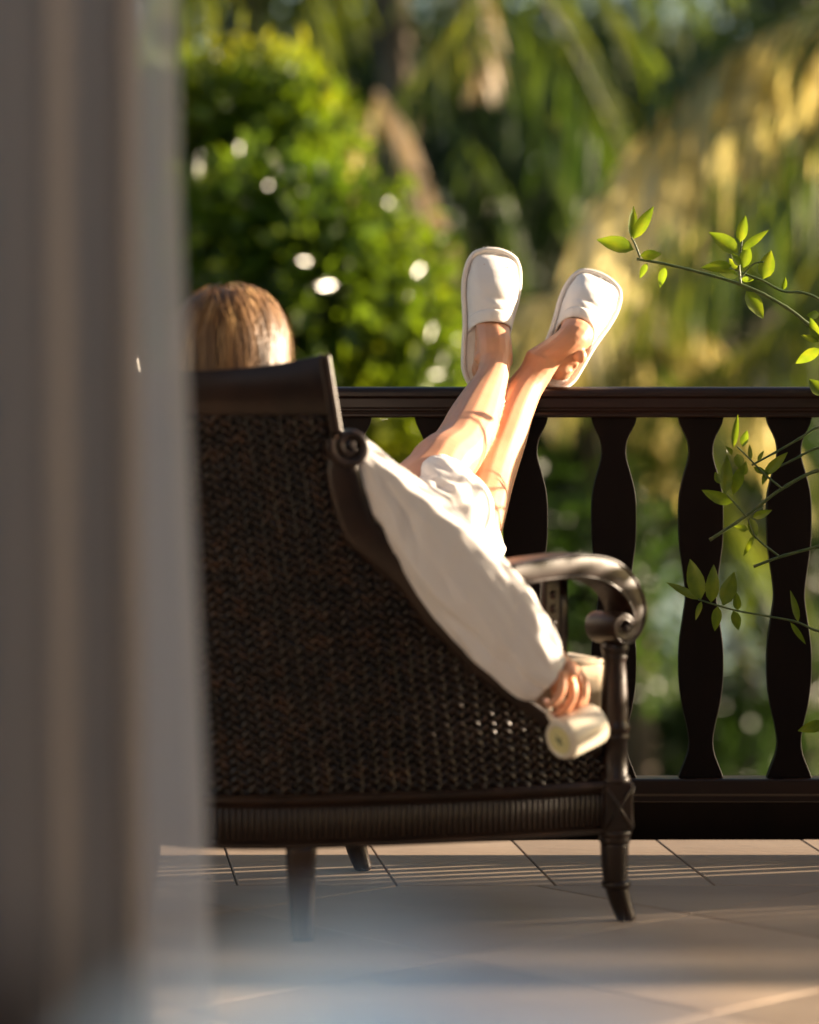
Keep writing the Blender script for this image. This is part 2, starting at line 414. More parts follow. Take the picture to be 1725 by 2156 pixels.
# woven strands
def strand_geo(s, z, ang, L, W, H, twist=0):
    e = .004; p0 = Sh(s, z, .001); ts = nrm(Sh(min(LT, s+e), z)-Sh(max(0, s-e), z)); tz = nrm(Sh(s, z+e)-Sh(s, z-e))
    n = nrm(np.cross(ts, tz)); 
    out = np.r_[bn(s)*SGN, 0]
    if np.dot(n, out) < 0: n = -n
    d = ts*math.cos(ang)+tz*math.sin(ang); b = np.cross(n, d)
    return p0, d, b, n
U = []
prf = [(-1, 0.0, .25), (-.5, .78, .85), (0, 1, 1.0), (.5, .78, .85), (1, 0.0, .25)]
for x, h, wd in prf:
    for y, hh in ((-1, -.35), (-.55, .55), (.0, 1.0), (.55, .55), (1, -.35)): U.append((x, y*wd, h*(.3+.7*hh)-.25))
UF = [(i*5+j, i*5+j+1, (i+1)*5+j+1, (i+1)*5+j) for i in range(4) for j in range(4)]
su = bpy.data.meshes.new('strand'); su.from_pydata(U, [], UF); su.polygons.foreach_set('use_smooth', [True]*len(su.polygons)); su.materials.append(M['weave'])
CW = .0140; RH = .0160; cells = []
ncol = int(LT/CW)
for c in range(ncol):
    s = (c+.5)*CW; zt_ = ztop(s); z = .245+RH*(.5 if c % 2 else 0)
    while z < zt_-.006:
        cells.append((s, z, c)); z += RH
def cell_rank(q):
    p = Sh(q[0], q[1]); return -p[0] if q[0] < LT*.4 else 9
cells.sort(key=cell_rank)
rest = MB(); Ua = np.array(U)
for i, (s, z, c) in enumerate(cells):
    ang = R(40 if c % 2 else -40)+random.uniform(-.16, .16); sc = random.uniform(.86, 1.12); s = min(LT-.001, max(.001, s+random.uniform(-.0014, .0014))); z += random.uniform(-.0012, .0012)
    p, d, b, n = strand_geo(s, z, ang, 0, 0, 0); Ls, Ws, Hs = .0116*sc, .0052*sc, .0046*random.uniform(.8, 1.15)
    if i < 300:
        o = bpy.data.objects.new('strand', su); link(o, shell)
        m = Matrix(((d[0]*Ls, b[0]*Ws, n[0]*Hs, p[0]-CO[0]), (d[1]*Ls, b[1]*Ws, n[1]*Hs, p[1]-CO[1]), (d[2]*Ls, b[2]*Ws, n[2]*Hs, p[2]-CO[2]), (0, 0, 0, 1)))
        o.matrix_local = m
    else:
        rest.add(p-CO+Ua[:, :1]*d*Ls+Ua[:, 1:2]*b*Ws+Ua[:, 2:3]*n*Hs, UF)
o = rest.build('woven_strands', M['weave'], shell); tag(o, kind='stuff')
# crest rail board along the back, between the two wings
V = []; Fc = []; n = 70; sec = [(.002, 0), (.0045, .02), (.0045, .98), (.003, 1.0), (-.020, 1.0), (-.022, .98), (-.022, .02), (-.020, 0)]
s0, s1 = sW-.002, LT-sW+.002
for i in range(n+1):
    s = s0+(s1-s0)*i/n; zc = crest_z(s); zb = .905
    for off, k in sec: V.append(Sh(s, zb+(zc-zb)*k, off))
k = len(sec)
for i in range(n):
    for j in range(k): a, b = i*k+j, i*k+(j+1) % k; Fc.append((a, b, b+k, a+k))
Fc += [tuple(range(k-1, -1, -1)), tuple(n*k+j for j in range(k))]
cpart('crest_rail', V, Fc, M['chair'])
# back panel between crest and trim: woven wing continues; edge trim, right and left
def trim(side):
    pts = []
    f = (lambda s: s) if side == 0 else (lambda s: LT-s)
    # wing post down from the crest corner
    for z in (crest_z(sW)-.002, .96, .92, .872): pts.append(np.r_[Sh(f(sW-.004), z, -.008), .011, .017])
    cpart('wing_post', *sweep(pts, 20, (0, 0, 1), prof=rrect(3, .4), fixed=np.r_[bn(f(sW))*SGN, 0]), M['chair'])
    # scrolled trim board that follows the top line of the shell
    q = []
    for s in np.linspace(sW-.006, .012, 30): q.append(np.r_[Sh(f(s), ztop(s)+.004, -.006), 0, 0])
    q = np.array(q); L = np.r_[0, np.cumsum(np.linalg.norm(np.diff(q[:, :3], axis=0), axis=1))]/1.0
    for i in range(len(q)):
        q[i, 3] = np.interp(L[i], [0, .08, .30, .42, 1], [.030, .032, .031, .016, .011]); q[i, 4] = np.interp(L[i], [0, .3, .42, 1], [.022, .022, .014, .012])
    q = np.array([r for r in q if r[2] < .868])
    q = np.vstack([np.r_[Sh(f(sW-.014), .848, -.008), q[0, 3]*.7, q[0, 4]], q])
    cpart('shell_trim', *sweep(q, 60, (0, 0, 1), prof=rrect(3, .45)), M['chair'])
    # scroll at the head of the trim
    c = Sh(f(sW-.022), .852, -.004); nn = np.r_[bn(f(sW-.02))*SGN, 0]
    tt = nrm(np.cross(nn, (0, 0, 1))); 
    if (side == 0) == (tt[0] < 0): tt = -tt
    sp = []
    for a in np.linspace(-200, 330, 60):
        r = .035-.026*(a+200)/530
        sp.append(np.r_[c+tt*r*math.cos(R(a))+np.array((0, 0, 1))*r*math.sin(R(a)), .0095-.0045*(a+200)/530, .024])
    cpart('trim_scroll', *sweep(sp, 0, prof=rrect(3, .4), fixed=nn), M['chair'])
    cpart('scroll_core', *sweep([np.r_[c-nn*.022, .024, .024], np.r_[c+nn*.017, .024, .024]], 2, sides=20), M['chair'])
trim(0); trim(1)
# apron with reeds
V = []; Fc = []; sec = [(.016, .236), (.020, .242), (.020, .246), (.014, .252), (-.02, .252), (-.02, .158), (.012, .158), (.018, .162), (.018, .168), (.010, .172), (.010, .230)]
n = 140; k = len(sec)
for i in range(n+1):
    s = LT*i/n
    for off, z in sec:
        b = b2(s)+bn(s)*SGN*off; V.append((b[0], b[1], z))
for i in range(n):
    for j in range(k): a, b = i*k+j, i*k+(j+1) % k; Fc.append((a, b, b+k, a+k))
Fc += [tuple(range(k-1, -1, -1)), tuple(n*k+j for j in range(k))]
apron = cpart('apron', V, Fc, M['chair'], smooth=False)
rv = []; rf = []
for z in (.1722, .176, .226, .2298):
    rr = .0046 if .173 < z < .228 else .0014
    for j in range(8): a = 2*math.pi*j/8; rv.append((rr*math.cos(a), rr*math.sin(a), z))
for i in range(3):
    for j in range(8): a, b = i*8+j, i*8+(j+1) % 8; rf.append((a, b, b+8, a+8))
rm = bpy.data.meshes.new('reed'); rm.from_pydata(rv, [], rf); rm.polygons.foreach_set('use_smooth', [True]*len(rm.polygons)); rm.materials.append(M['chair'])
s = .02
while s < LT-.02:
    b = b2(s)+bn(s)*SGN*.0115; o = link(bpy.data.objects.new('reed', rm), apron); o.location = (b[0]-CO[0], b[1]-CO[1], 0); s += .0104
# front seat rail and seat deck
fr3, fl3 = np.r_[FR, .205], np.r_[FL, .205]; dd = nrm(fl3-fr3); nn = nrm(np.cross(dd, (0, 0, 1)))
o = cpart('front_rail', *box((fr3+fl3)/2, (np.linalg.norm(fl3-fr3)-.04, .035, .092), (dd, nn, (0, 0, 1))), M['chair'], smooth=False); bevel(o, .004)
deck = [b2(LT*i/60)-bn(LT*i/60)*SGN*.021 for i in range(61)]
V = [(p[0], p[1], .30) for p in deck]+[(p[0], p[1], .262) for p in deck]; m_ = len(deck)
Fc = [tuple(range(m_)), tuple(range(2*m_-1, m_-1, -1))]+[(i, i+m_, (i+1) % m_+m_, (i+1) % m_) for i in range(m_)]
cpart('seat_deck', V, Fc, M['chair'], smooth=False)
# turned front posts with sabre feet
def post(c, fd):
    pr = [(.019, .500), (.023, .494), (.0255, .487), (.0235, .480), (.021, .476), (.0235, .472), (.0215, .467), (.0195, .460), (.0215, .44), (.0235, .40), (.0245, .362), (.024, .355), (.027, .350), (.0285, .344), (.0265, .338), (.024, .335), (.0265, .331), (.0265, .326), (.0225, .321), (.0235, .29), (.0235, .262), (.0275, .257), (.029, .251), (.0275, .246)]
    cpart('post', *lathe(pr[::-1], (c[0], c[1], 0)), M['chair'])
    a = nrm(np.r_[fd, 0]); b = np.array((-a[1], a[0], 0))
    o = cpart('post_block', *box((c[0], c[1], .205), (.054, .054, .088), (a, b, (0, 0, 1))), M['chair'], smooth=False); bevel(o, .004)
    for sgn in (1, -1):
        for ax, ay in ((a, b), (b, a)):
            for fs in (1, -1):
                p0 = np.array((c[0], c[1], .205))+ax*fs*.0275
                cpart('carving', *sweep([np.r_[p0-ay*.023-sgn*np.array((0, 0, .036)), .003, .003], np.r_[p0+ay*.023+sgn*np.array((0, 0, .036)), .003, .003]], 2, sides=8), M['chair'])
    pr = [(.0275, .164), (.030, .160), (.030, .154), (.0265, .150), (.029, .146), (.027, .141), (.0255, .138)]
    cpart('collar', *lathe(pr[::-1], (c[0], c[1], 0)), M['chair'])
    leg = [(0, .14, .0255), (0, .11, .0245), (.001, .08, .0225), (.003, .066, .0215), (.008, .045, .0205), (.016, .020, .0185), (.024, -.001, .016)]
    pt = [np.r_[c[0]+a[0]*x, c[1]+a[1]*x, z, r, r] for x, z, r in leg]
    cpart('leg', *sweep(pt, 24, up=a, sides=20, prof=None), M['chair'])
    cpart('foot_ring', *lathe([(.022, .058), (.026, .061), (.0265, .066), (.026, .070), (.022, .073)], (c[0]+a[0]*.003, c[1]+a[1]*.003, 0)), M['chair'])
AX = nrm(np.r_[(FR+FL)/2-b2(LT/2), 0])
post(FR-AX[:2]*.0+np.array((-.012, -.004)), np.array((1, .25))); post(FL, np.array((1, .3)))
sR = float(np.interp(.185, -base[:120, 0], SL[:120]))
for s in (sR, LT-sR):
    b = b2(s)-bn(s)*SGN*.012; d = bn(s)*SGN
    pt = [np.r_[b[0], b[1], .165, .027, .027], np.r_[b[0], b[1], .10, .024, .024], np.r_[b+d*.006, .05, .021, .021], np.r_[b+d*.016, -.001, .018, .018]]
    cpart('leg', *sweep(pt, 14, up=(1, 0, 0), prof=rrect(3, .5)), M['chair'])
# open scrolled arms
AD = nrm((math.cos(R(41)), math.sin(R(41)), 0)); AN = np.array((AD[1], -AD[0], 0))    # along, and the outer side
def arm_pt(u, v):
    c = FR+AN[:2]*.03; k = (u-862.5)/F     # (c.x+p dx) = k (c.y+p dy)
    p = (k*c[1]-c[0])/(AD[0]-k*AD[1]); Y = c[1]+p*AD[1]
    return p, CZ-(v-HV)/F*Y
path = [(1074, 1213, 44), (1110, 1206, 46), (1150, 1199, 47), (1230, 1193, 51), (1285, 1206, 56), (1322, 1240, 52), (1340, 1285, 44), (1334, 1325, 36), (1313, 1346, 28), (1295, 1334, 23), (1293, 1312, 19), (1307, 1299, 17), (1321, 1307, 15), (1321, 1322, 13), (1312, 1325, 10)]
pz = np.array([[*arm_pt(u, v), t] for u, v, t in path])
th = .000425
def arm(origin, along, outer, mirror=False):
    o3 = np.r_[origin, 0]; W = .036
    rows = [np.r_[o3+outer*(.03-W)+along*p+np.array((0, 0, z)), t*th, W] for p, z, t in pz]
    A = cpart('arm', *sweep(cr(rows, 110), 0, prof=rrect(4, .16), fixed=outer), M['chair'])
    for sg in (1, -1):
        cen = cr(rows, 110); e = []
        for i in range(len(cen)):
            t = nrm(cen[min(i+1, 109), :3]-cen[max(0, i-1), :3]); e1 = nrm(np.cross(outer, t))
            e.append(np.r_[cen[i, :3]+e1*sg*(cen[i, 3]-.0032)+outer*(W-.0005), .003, .003])
        mesh_obj('edge_bead', [np.array(v)-CO for v in sweep(e, 0, sides=8)[0]], sweep(e, 0, sides=8)[1], M['chair'], A)
    c = o3+outer*(.03-W)+along*pz[-1, 0]+np.array((0, 0, pz[-1, 1]))
    mesh_obj('scroll_eye', *[([np.array(v)-CO for v in q[0]], q[1]) for q in [sweep([np.r_[c+outer*x, r, r] for x, r in ((-W, .009), (W-.004, .009), (W+.002, .0075), (W+.005, .004))], 0, sides=16)]][0], M['chair'], A)
    j0 = rows[0]; jl = np.array(CO)*0
    sj = float(min(np.linspace(.05, LT*.3, 60), key=lambda q: np.linalg.norm(Sh(q if not mirror else LT-q, ztop(q))-(j0[:3]+np.array((-.06, .06, -.03))))))
    je = Sh(sj if not mirror else LT-sj, ztop(sj)+.004, -.004)
    cpart('arm_joint', *sweep([np.r_[j0[:3]+along*.004, .016, .02], np.r_[(j0[:3]+je)/2+np.array((0, .035, -.02)), .013, .014], np.r_[je+np.array((0, .012, -.012)), .014, .016]], 12, up=(0, 0, 1), prof=rrect(3, .4)), M['chair'])
    # carved stile and upright that hold the arm
    st_ = [(-.10, .018), (-.135, .024)]
    p = -.105; b0 = o3+outer*(-.050)+along*p
    zz = float(np.interp(p, pz[:8, 0], pz[:8, 1]))-.02
    cpart('arm_upright', *sweep([np.r_[b0+np.array((0, 0, z)), .011, .013] for z in (.325, .45, zz)], 6, up=along, prof=rrect(3, .3)), M['chair'])
    b1 = o3+outer*(-.040)+along*(p-.032)
    q = cpart('arm_panel', *box(b1+np.array((0, 0, zz-.055)), (.036, .014, .11), (along, outer, (0, 0, 1))), M['chair'], smooth=False); bevel(q, .003)
    for zz2 in (zz-.03, zz-.055, zz-.08):
        c2 = b1+outer*.008+np.array((0, 0, zz2)); cpart('carved_boss', *sweep([np.r_[c2-outer*.004, .009, .009], np.r_[c2, .008, .008], np.r_[c2+outer*.004, .003, .003]], 0, up=(0, 0, 1), sides=12), M['chair'])
pz[:, 0] += .008
arm(FR, AD, AN)
ADl = nrm((math.cos(R(58)), math.sin(R(58)), 0)); arm(FL, ADl, np.array((-ADl[1], ADl[0], 0)), True)
# cushions (loose)
def cushion(name, loop, z0, z1, m, label):
    n = len(loop); c = loop.mean(axis=0); V = []; Fc = []
    lay = [(0.90, z0), (.97, z0+.006), (1.0, z0+.022), (1.0, (z0+z1)/2), (1.0, z1-.022), (.97, z1-.006), (.90, z1)]
    for kx, z in lay:
        for p in loop: q = c+(p-c)*kx; V.append((q[0]-c[0], q[1]-c[1], z+(.006*math.sin(9*p[0])*math.sin(7*p[1]))))
    for i in range(len(lay)-1):
        for j in range(n): a, b = i*n+j, i*n+(j+1) % n; Fc.append((a, b, b+n, a+n))
    V.append((0, 0, z0-.004)); V.append((0, 0, z1+.012)); L0 = (len(lay)-1)*n
    for j in range(n): Fc.append(((j+1) % n, j, len(V)-2)); Fc.append((L0+j, L0+(j+1) % n, len(V)-1))
    o = empty(name, (c[0], c[1], 0)); mesh_obj('cover', V, Fc, m, o)
    for z in (z0+.012, z1-.012):
        pt = [np.r_[(c+(p-c)*.992-c), z, .0045, .0045] for p in loop]; pt.append(pt[0]); mesh_obj('piping', *sweep(pt, 0, sides=8, cap=False), m, o)
    tag(o, label, 'cushion'); return o
inner = [b2(LT*t)-bn(LT*t)*SGN*.03 for t in np.linspace(.05, .96, 50)]
fe = [(.338, 5.205), (.352, 5.232), (.346, 5.262), (.325, 5.29), (.28, 5.33), (.16, 5.44), (.0, 5.60), (-.06, 5.655)]
loop = np.array(inner[::-1]+[np.array(q) for q in fe[::-1]])
loop = np.array(inner+[np.array(q) for q in fe[::-1]])
cushion('seat_cushion', loop, .312, .470, M['linen'], 'beige linen seat cushion with piped edge in the rattan armchair')

# ============================================================ PERSON
person = empty('person', (0, 5.3, 0)); PO = np.array((0, 5.3, 0.))
tag(person, 'person in white clothes lounging with crossed bare legs propped on the railing', 'person')
def voxel(parts, name, m, vox, smooth_it, parent):
    mb = MB()
    for V, Fc in parts: mb.add([np.array(v)-PO for v in V], Fc)
    o = mb.build('tmp', m)
    rm_ = o.modifiers.new('r', 'REMESH'); rm_.mode = 'VOXEL'; rm_.voxel_size = vox
    sm = o.modifiers.new('s', 'SMOOTH'); sm.iterations = smooth_it; sm.factor = .5
    dg = bpy.context.evaluated_depsgraph_get(); me = bpy.data.meshes.new_from_object(o.evaluated_get(dg))
    me.name = name; bpy.data.objects.remove(o)
    me.polygons.foreach_set('use_smooth', [True]*len(me.polygons))
    if not me.materials: me.materials.append(m)
    return link(bpy.data.objects.new(name, me), parent)
def ball(c, r, n=14):
    c = np.array(c, float); r = np.array(r if hasattr(r, '__len__') else (r, r, r), float); V = []; Fc = []
    for i in range(1, n):
        t = math.pi*i/n
        for j in range(n*2): a = math.pi*j/n; V.append(c+r*np.array((math.sin(t)*math.cos(a), math.sin(t)*math.sin(a), math.cos(t))))
    k = 2*n
    for i in range(n-2):
        for j in range(k): a, b = i*k+j, i*k+(j+1) % k; Fc.append((a, a+k, b+k, b))
    Fc.append(tuple(range(k))); Fc.append(tuple((n-2)*k+j for j in range(k-1, -1, -1)))
    return V, Fc
def row(u, v, Y, r, r2=None): return np.r_[P(u, v, Y), r, r2 or r]
HIP_A = np.array((-.09, 5.26, .575)); HIP_B = np.array((-.02, 5.16, .560))
parts = []
# legs (A over B)
A = [np.r_[HIP_A, .085, .085], np.r_[-.03, 5.40, .69, .080, .080], row(914, 1003, 5.53, .062), row(930, 978, 5.57, .060), row(958, 955, 5.63, .056), row(977, 925, 5.69, .054), row(993, 893, 5.75, .053), row(1012, 850, 5.82, .045), row(1028, 815, 5.87, .037), row(1040, 782, 5.905, .0325), row(1044, 752, 5.925, .034)]
B = [np.r_[HIP_B, .085, .085], np.r_[.06, 5.42, .62, .078, .078], row(990, 1110, 5.60, .062), row(1008, 1072, 5.66, .056), row(1024, 1020, 5.735, .053), row(1040, 970, 5.795, .052), row(1060, 918, 5.845, .049), row(1080, 868, 5.890, .043), row(1104, 820, 5.928, .037), row(1128, 785, 5.945, .034), row(1142, 757, 5.950, .036)]
parts += [sweep(A, 60, (0, 0, 1)), sweep(B, 60, (0, 0, 1))]
parts.append(ball(P(915, 972, 5.56), (.046, .05, .044)))       # kneecap
# slipper frames
def frame(heel, toe, n):
    y = toe-heel; L = np.linalg.norm(y); y = y/L; n = nrm(np.array(n)-np.dot(n, y)*y); x = np.cross(y, n)
    return heel, x, y, n, L
SA = frame(P(1012, 816, 6.005), P(1044, 524, 6.02), np.array((.22, -.97, .0)))
SB = frame(P(1158, 812, 5.995), P(1270, 578, 6.105), np.array((.02, -.99, .08)))
def loc(fr, x, y, z): return fr[0]+fr[1]*x+fr[2]*y+fr[3]*z
def foot(fr, ank):
    kL = fr[4]/.287
    loc = lambda f, x, y, z: f[0]+f[1]*x+f[2]*y*kL+f[3]*z
    q = [np.r_[ank, .034, .036], np.r_[loc(fr, 0, .085, .078), .036, .036], np.r_[loc(fr, 0, .125, .047), .028, .036], np.r_[loc(fr, 0, .17, .034), .023, .042], np.r_[loc(fr, 0, .215, .026), .016, .043], np.r_[loc(fr, 0, .25, .022), .012, .036]]
    out = [sweep(q, 26, fixed=fr[1])]
    out.append(sweep([np.r_[ank, .033, .034], np.r_[loc(fr, 0, .045, .055), .033, .033], np.r_[loc(fr, 0, .038, .034), .029, .029]], 12, fixed=fr[1]))
    out.append(ball(loc(fr, 0, .036, .034), (.031, .031, .031)))
    out.append(sweep([np.r_[loc(fr, 0, .035, .028), .022, .028], np.r_[loc(fr, 0, .10, .032), .022, .031], np.r_[loc(fr, 0, .17, .026), .018, .038]], 14, fr[3]))
    for sx in (1, -1): out.append(ball(loc(fr, sx*.028, .055, .082), (.013, .013, .015)))
    return out
parts += foot(SA, P(1044, 752, 5.925)); parts += foot(SB, P(1142, 757, 5.950))
# torso, neck, head
SHR = np.array((-.170, 5.055, .815)); NECK = np.array((-.275, 5.165, .915)); SHL = np.array((-.36, 5.32, .87)); HEAD = np.array((-.310, 5.130, 1.016))
parts.append(sweep([np.r_[-.045, 5.205, .56, .11, .16], np.r_[-.11, 5.20, .63, .10, .14], np.r_[-.18, 5.19, .74, .10, .14], np.r_[-.235, 5.185, .83, .09, .115], np.r_[NECK, .05, .06], np.r_[HEAD-np.array((0, 0, .03)), .05, .05]], 30, up=(.73, .68, .3)))
parts.append(ball((-.05, 5.21, .56), (.15, .13, .10)))
parts.append(ball(HEAD, (.076, .088, .100))); parts.append(ball(HEAD+np.array((.022, .028, -.055)), (.052, .058, .062)))
fd = nrm((.66, .72, -.15)); sd2 = nrm(np.cross(fd, (0, 0, 1)))
parts.append(sweep([np.r_[HEAD+fd*.084+np.array((0, 0, .006)), .006, .007], np.r_[HEAD+fd*.103+np.array((0, 0, -.028)), .010, .012], np.r_[HEAD+fd*.085+np.array((0, 0, -.036)), .008, .012]], 8))
for sg in (1, -1):
    parts.append(ball(HEAD+sd2*sg*.080+np.array((0, 0, -.015)), (.012, .016, .030)))
    parts.append(ball(HEAD+fd*.070+sd2*sg*.030+np.array((0, 0, .002)), (.014, .014, .010)))
parts.append(sweep([np.r_[HEAD+fd*.088+sd2*x+np.array((0, 0, -.060-abs(x)*.1)), .005, .006] for x in (-.022, 0, .022)], 8))
# arms
ELB = P(945, 1130, 5.015); WR = P(1172, 1402, 4.995)
parts.append(sweep([np.r_[NECK+np.array((.03, -.03, -.03)), .05, .05], np.r_[SHR, .056, .052], np.r_[(SHR*.55+ELB*.45), .044, .044], np.r_[ELB, .039, .039], np.r_[(ELB*.7+WR*.3), .040, .036], np.r_[(ELB*.25+WR*.75), .030, .026], np.r_[WR, .027, .020]], 40))
EL2 = np.array((-.30, 5.50, .68)); WL = np.array((-.08, 5.45, .62))
parts.append(sweep([np.r_[NECK+np.array((-.02, .03, -.03)), .05, .05], np.r_[SHL, .056, .052], np.r_[(SHL+EL2)/2, .044, .044], np.r_[EL2, .039, .039], np.r_[WL, .026, .022]], 30))
# right hand: palm, four fingers and thumb closed on the mug handle
def px(u, v, Y, r): return np.r_[P(u, v, Y), r, r]
palm = [np.r_[WR, .019, .025], np.r_[P(1179, 1404, 4.998), .017, .034], np.r_[P(1198, 1408, 5.0), .016, .040], np.r_[P(1209, 1420, 5.0), .013, .038]]
parts.append(sweep(palm, 14, up=nrm(np.array((.55, .1, .85)))))
FING = [
 [(1200, 1400, 5.040, .0100), (1228, 1434, 5.044, .0092), (1230, 1470, 5.042, .0084), (1216, 1500, 5.034, .0078), (1203, 1512, 5.026, .0064)],
 [(1203, 1404, 5.014, .0102), (1223, 1450, 5.014, .0094), (1215, 1487, 5.010, .0086), (1196, 1508, 5.006, .0078), (1184, 1513, 5.004, .0064)],
 [(1195, 1409, 4.988, .0100), (1207, 1458, 4.984, .0090), (1194, 1490, 4.982, .0083), (1177, 1503, 4.984, .0075), (1167, 1501, 4.986, .0060)],
 [(1183, 1413, 4.964, .0090), (1183, 1453, 4.956, .0080), (1168, 1478, 4.958, .0073), (1156, 1484, 4.962, .0066), (1148, 1478, 4.966, .0053)]]
for f_ in FING: parts.append(sweep([px(*q) for q in f_], 22, sides=12))
parts.append(sweep([px(1175, 1408, 5.02, .014), px(1172, 1440, 5.036, .0125), px(1173, 1468, 5.040, .0105), px(1181, 1490, 5.034, .0095), px(1188, 1502, 5.024, .0075)], 20, sides=12))
for i, dx in enumerate((-.03, -.01, .01, .03)):   # the other hand rests in the lap
    b0 = WL+np.array((.075, dx*.5-.01, -.01+abs(dx)*-.1)); b0 = b0+np.array((0, dx, 0))
    parts.append(sweep([np.r_[b0, .010, .010], np.r_[b0+np.array((.04, 0, .006)), .0095, .0095], np.r_[b0+np.array((.075, 0, -.012)), .008, .008]], 10, sides=10))
parts.append(sweep([np.r_[WL, .018, .026], np.r_[WL+np.array((.05, 0, 0)), .014, .040], np.r_[WL+np.array((.085, 0, -.004)), .012, .040]], 10))
parts.append(sweep([np.r_[WL+np.array((.03, -.03, 0)), .013, .013], np.r_[WL+np.array((.06, -.06, 0)), .011, .011], np.r_[WL+np.array((.09, -.065, -.01)), .008, .008]], 10, sides=10))
body = voxel(parts, 'body', M['skin'], .0030, 3, person)
# nails and ring
for f_ in FING:
    a, b = P(*f_[-1][:3]), P(*f_[-2][:3]); d = nrm(a-b); up = nrm(np.array((.6, -.5, -.3))-np.dot((.6, -.5, -.3), d)*d)
    mesh_obj('nail', *sweep([np.r_[a-d*.004+up*.0052-PO, .0008, .004], np.r_[a+d*.004+up*.0048-PO, .0008, .0045]], 4, up=up, sides=8), mat('nail', (.70, .42, .34), .25) if 'nail' not in bpy.data.materials else bpy.data.materials['nail'], body)
ra, rb = P(*FING[2][0][:3]), P(*FING[2][1][:3]); rc = ra*.45+rb*.55; rd = nrm(rb-ra)
mesh_obj('ring', *sweep([np.r_[rc-rd*.002-PO, .0105, .0105], np.r_[rc+rd*.002-PO, .0105, .0105]], 2, sides=20), M['metal'], person)

# ---- clothing
def fold(V, amp, fr, seed):
    out = []
    for v in V:
        v = np.array(v, float); n1 = mnoise.noise((v[0]*fr+seed, v[1]*fr, v[2]*fr)); n2 = mnoise.noise((v[0]*fr*2.3+seed, v[1]*fr*2.3, v[2]*fr*2.3+5))
        out.append((n1, n2))
    return out
def garment(name, rows, n, up, seed, amp=.009, m=None, sides=110, open_ends=True, wr=()):
    q = cr(rows, n); V, Fc = sweep(q, 0, up, sides=sides, cap=False); V = np.array(V); k = sides
    rg_ = np.random.default_rng(int(seed*10)); crs = []
    for _ in range(26): crs.append((rg_.uniform(0, 1), rg_.uniform(0, 2*math.pi), rg_.uniform(-4.5, 4.5), rg_.uniform(.10, .34), rg_.uniform(.10, .26), rg_.choice((-1, 1))*rg_.uniform(.35, 1.0)))
    for i in range(len(q)):
        c = q[i, :3]
        for j in range(k):
            v = V[i*k+j]; d = nrm(v-c); a = 2*math.pi*j/k
            t = i/(len(q)-1)
            f1 = mnoise.noise((t*5+seed, math.cos(a)*1.3, math.sin(a)*1.3)); f2 = mnoise.noise((t*16+seed, math.cos(a)*2.2+t*6, math.sin(a)*2.2))
            rg = abs(mnoise.noise((t*7+3*math.sin(a)+seed, math.cos(a)*1.1, 4.0)))
            lg = mnoise.noise((t*2.2+seed, math.cos(a)*3.2+.8*t, math.sin(a)*3.2))
            off = amp*(.8*f1+.28*f2-.55*rg+.9*lg)
            for t0, a0, sl2, ln, wd2, h2 in crs:      # single creases with a sharp ridge
                dt = t-t0
                if abs(dt) > ln*1.6: continue
                da = (a-a0-sl2*dt+math.pi) % (2*math.pi)-math.pi
                off += amp*1.1*h2*math.exp(-(dt/ln)**2*2)*math.exp(-abs(da)/wd2)
            for tc, wdt, kk, am in wr:      # gathered creases around a bend
                off += am*math.exp(-((t-tc)/wdt)**2)*math.sin(kk*t*2*math.pi+2.2*math.cos(a)+1.5*math.sin(2*a))
            V[i*k+j] = v+d*off
    V = [v-PO for v in V]
    o = mesh_obj(name, V, Fc, m or M['cotton'], person)
    so = o.modifiers.new('t', 'SOLIDIFY'); so.thickness = .0018; so.offset = -1
    return o
def sl(u, v, Y, hwpx, th2): return np.r_[P(u, v, Y), hwpx/F*Y, th2]
sleeve = [np.r_[SHR+np.array((-.02, .015, -.012)), .050, .055], sl(735, 966, 5.03, 50, .056), sl(795, 1018, 5.02, 58, .055), sl(855, 1074, 5.005, 66, .052), sl(906, 1132, 4.995, 84, .048), sl(957, 1203, 4.985, 96, .044), sl(1022, 1275, 4.98, 99, .041), sl(1083, 1352, 4.98, 90, .039), sl(1130, 1408, 4.985, 77, .037), sl(1156, 1428, 4.99, 62, .034)]
SLV = garment('sleeve', sleeve, 190, (0.3, 0, 1), 2.0, .0065, wr=((.40, .10, 9, .0018), (.86, .10, 8, .002)))
garment('sleeve', [np.r_[SHL, .07, .065], np.r_[(SHL+EL2)/2, .07, .06], np.r_[EL2, .07, .06], np.r_[(EL2+WL)/2, .065, .055], np.r_[WL-np.array((.03, 0, 0)), .05, .045]], 60, (0, 0, 1), 5.0)
garment('blouse', [np.r_[-.03, 5.21, .555, .135, .19], np.r_[-.11, 5.20, .64, .125, .17], np.r_[-.18, 5.19, .74, .12, .145], np.r_[-.225, 5.19, .815, .11, .125], np.r_[-.255, 5.18, .87, .08, .09], np.r_[-.27, 5.167, .915, .06, .068]], 60, (.73, .68, .3), 8.0)
garment('trouser_leg', [row(918, 1026, 5.51, .069, .072), row(924, 1050, 5.47, .078, .082), row(940, 1085, 5.43, .085, .088), np.r_[-.005, 5.36, .665, .092, .094], np.r_[HIP_A, .105, .11]], 70, (0, 0, 1), 3.3, .007, wr=((.35, .12, 10, .003),))
garment('trouser_leg', [row(975, 1135, 5.57, .071), row(970, 1160, 5.52, .082), np.r_[.05, 5.38, .61, .092, .092], np.r_[HIP_B, .105, .11]], 60, (0, 0, 1), 6.1, .007)

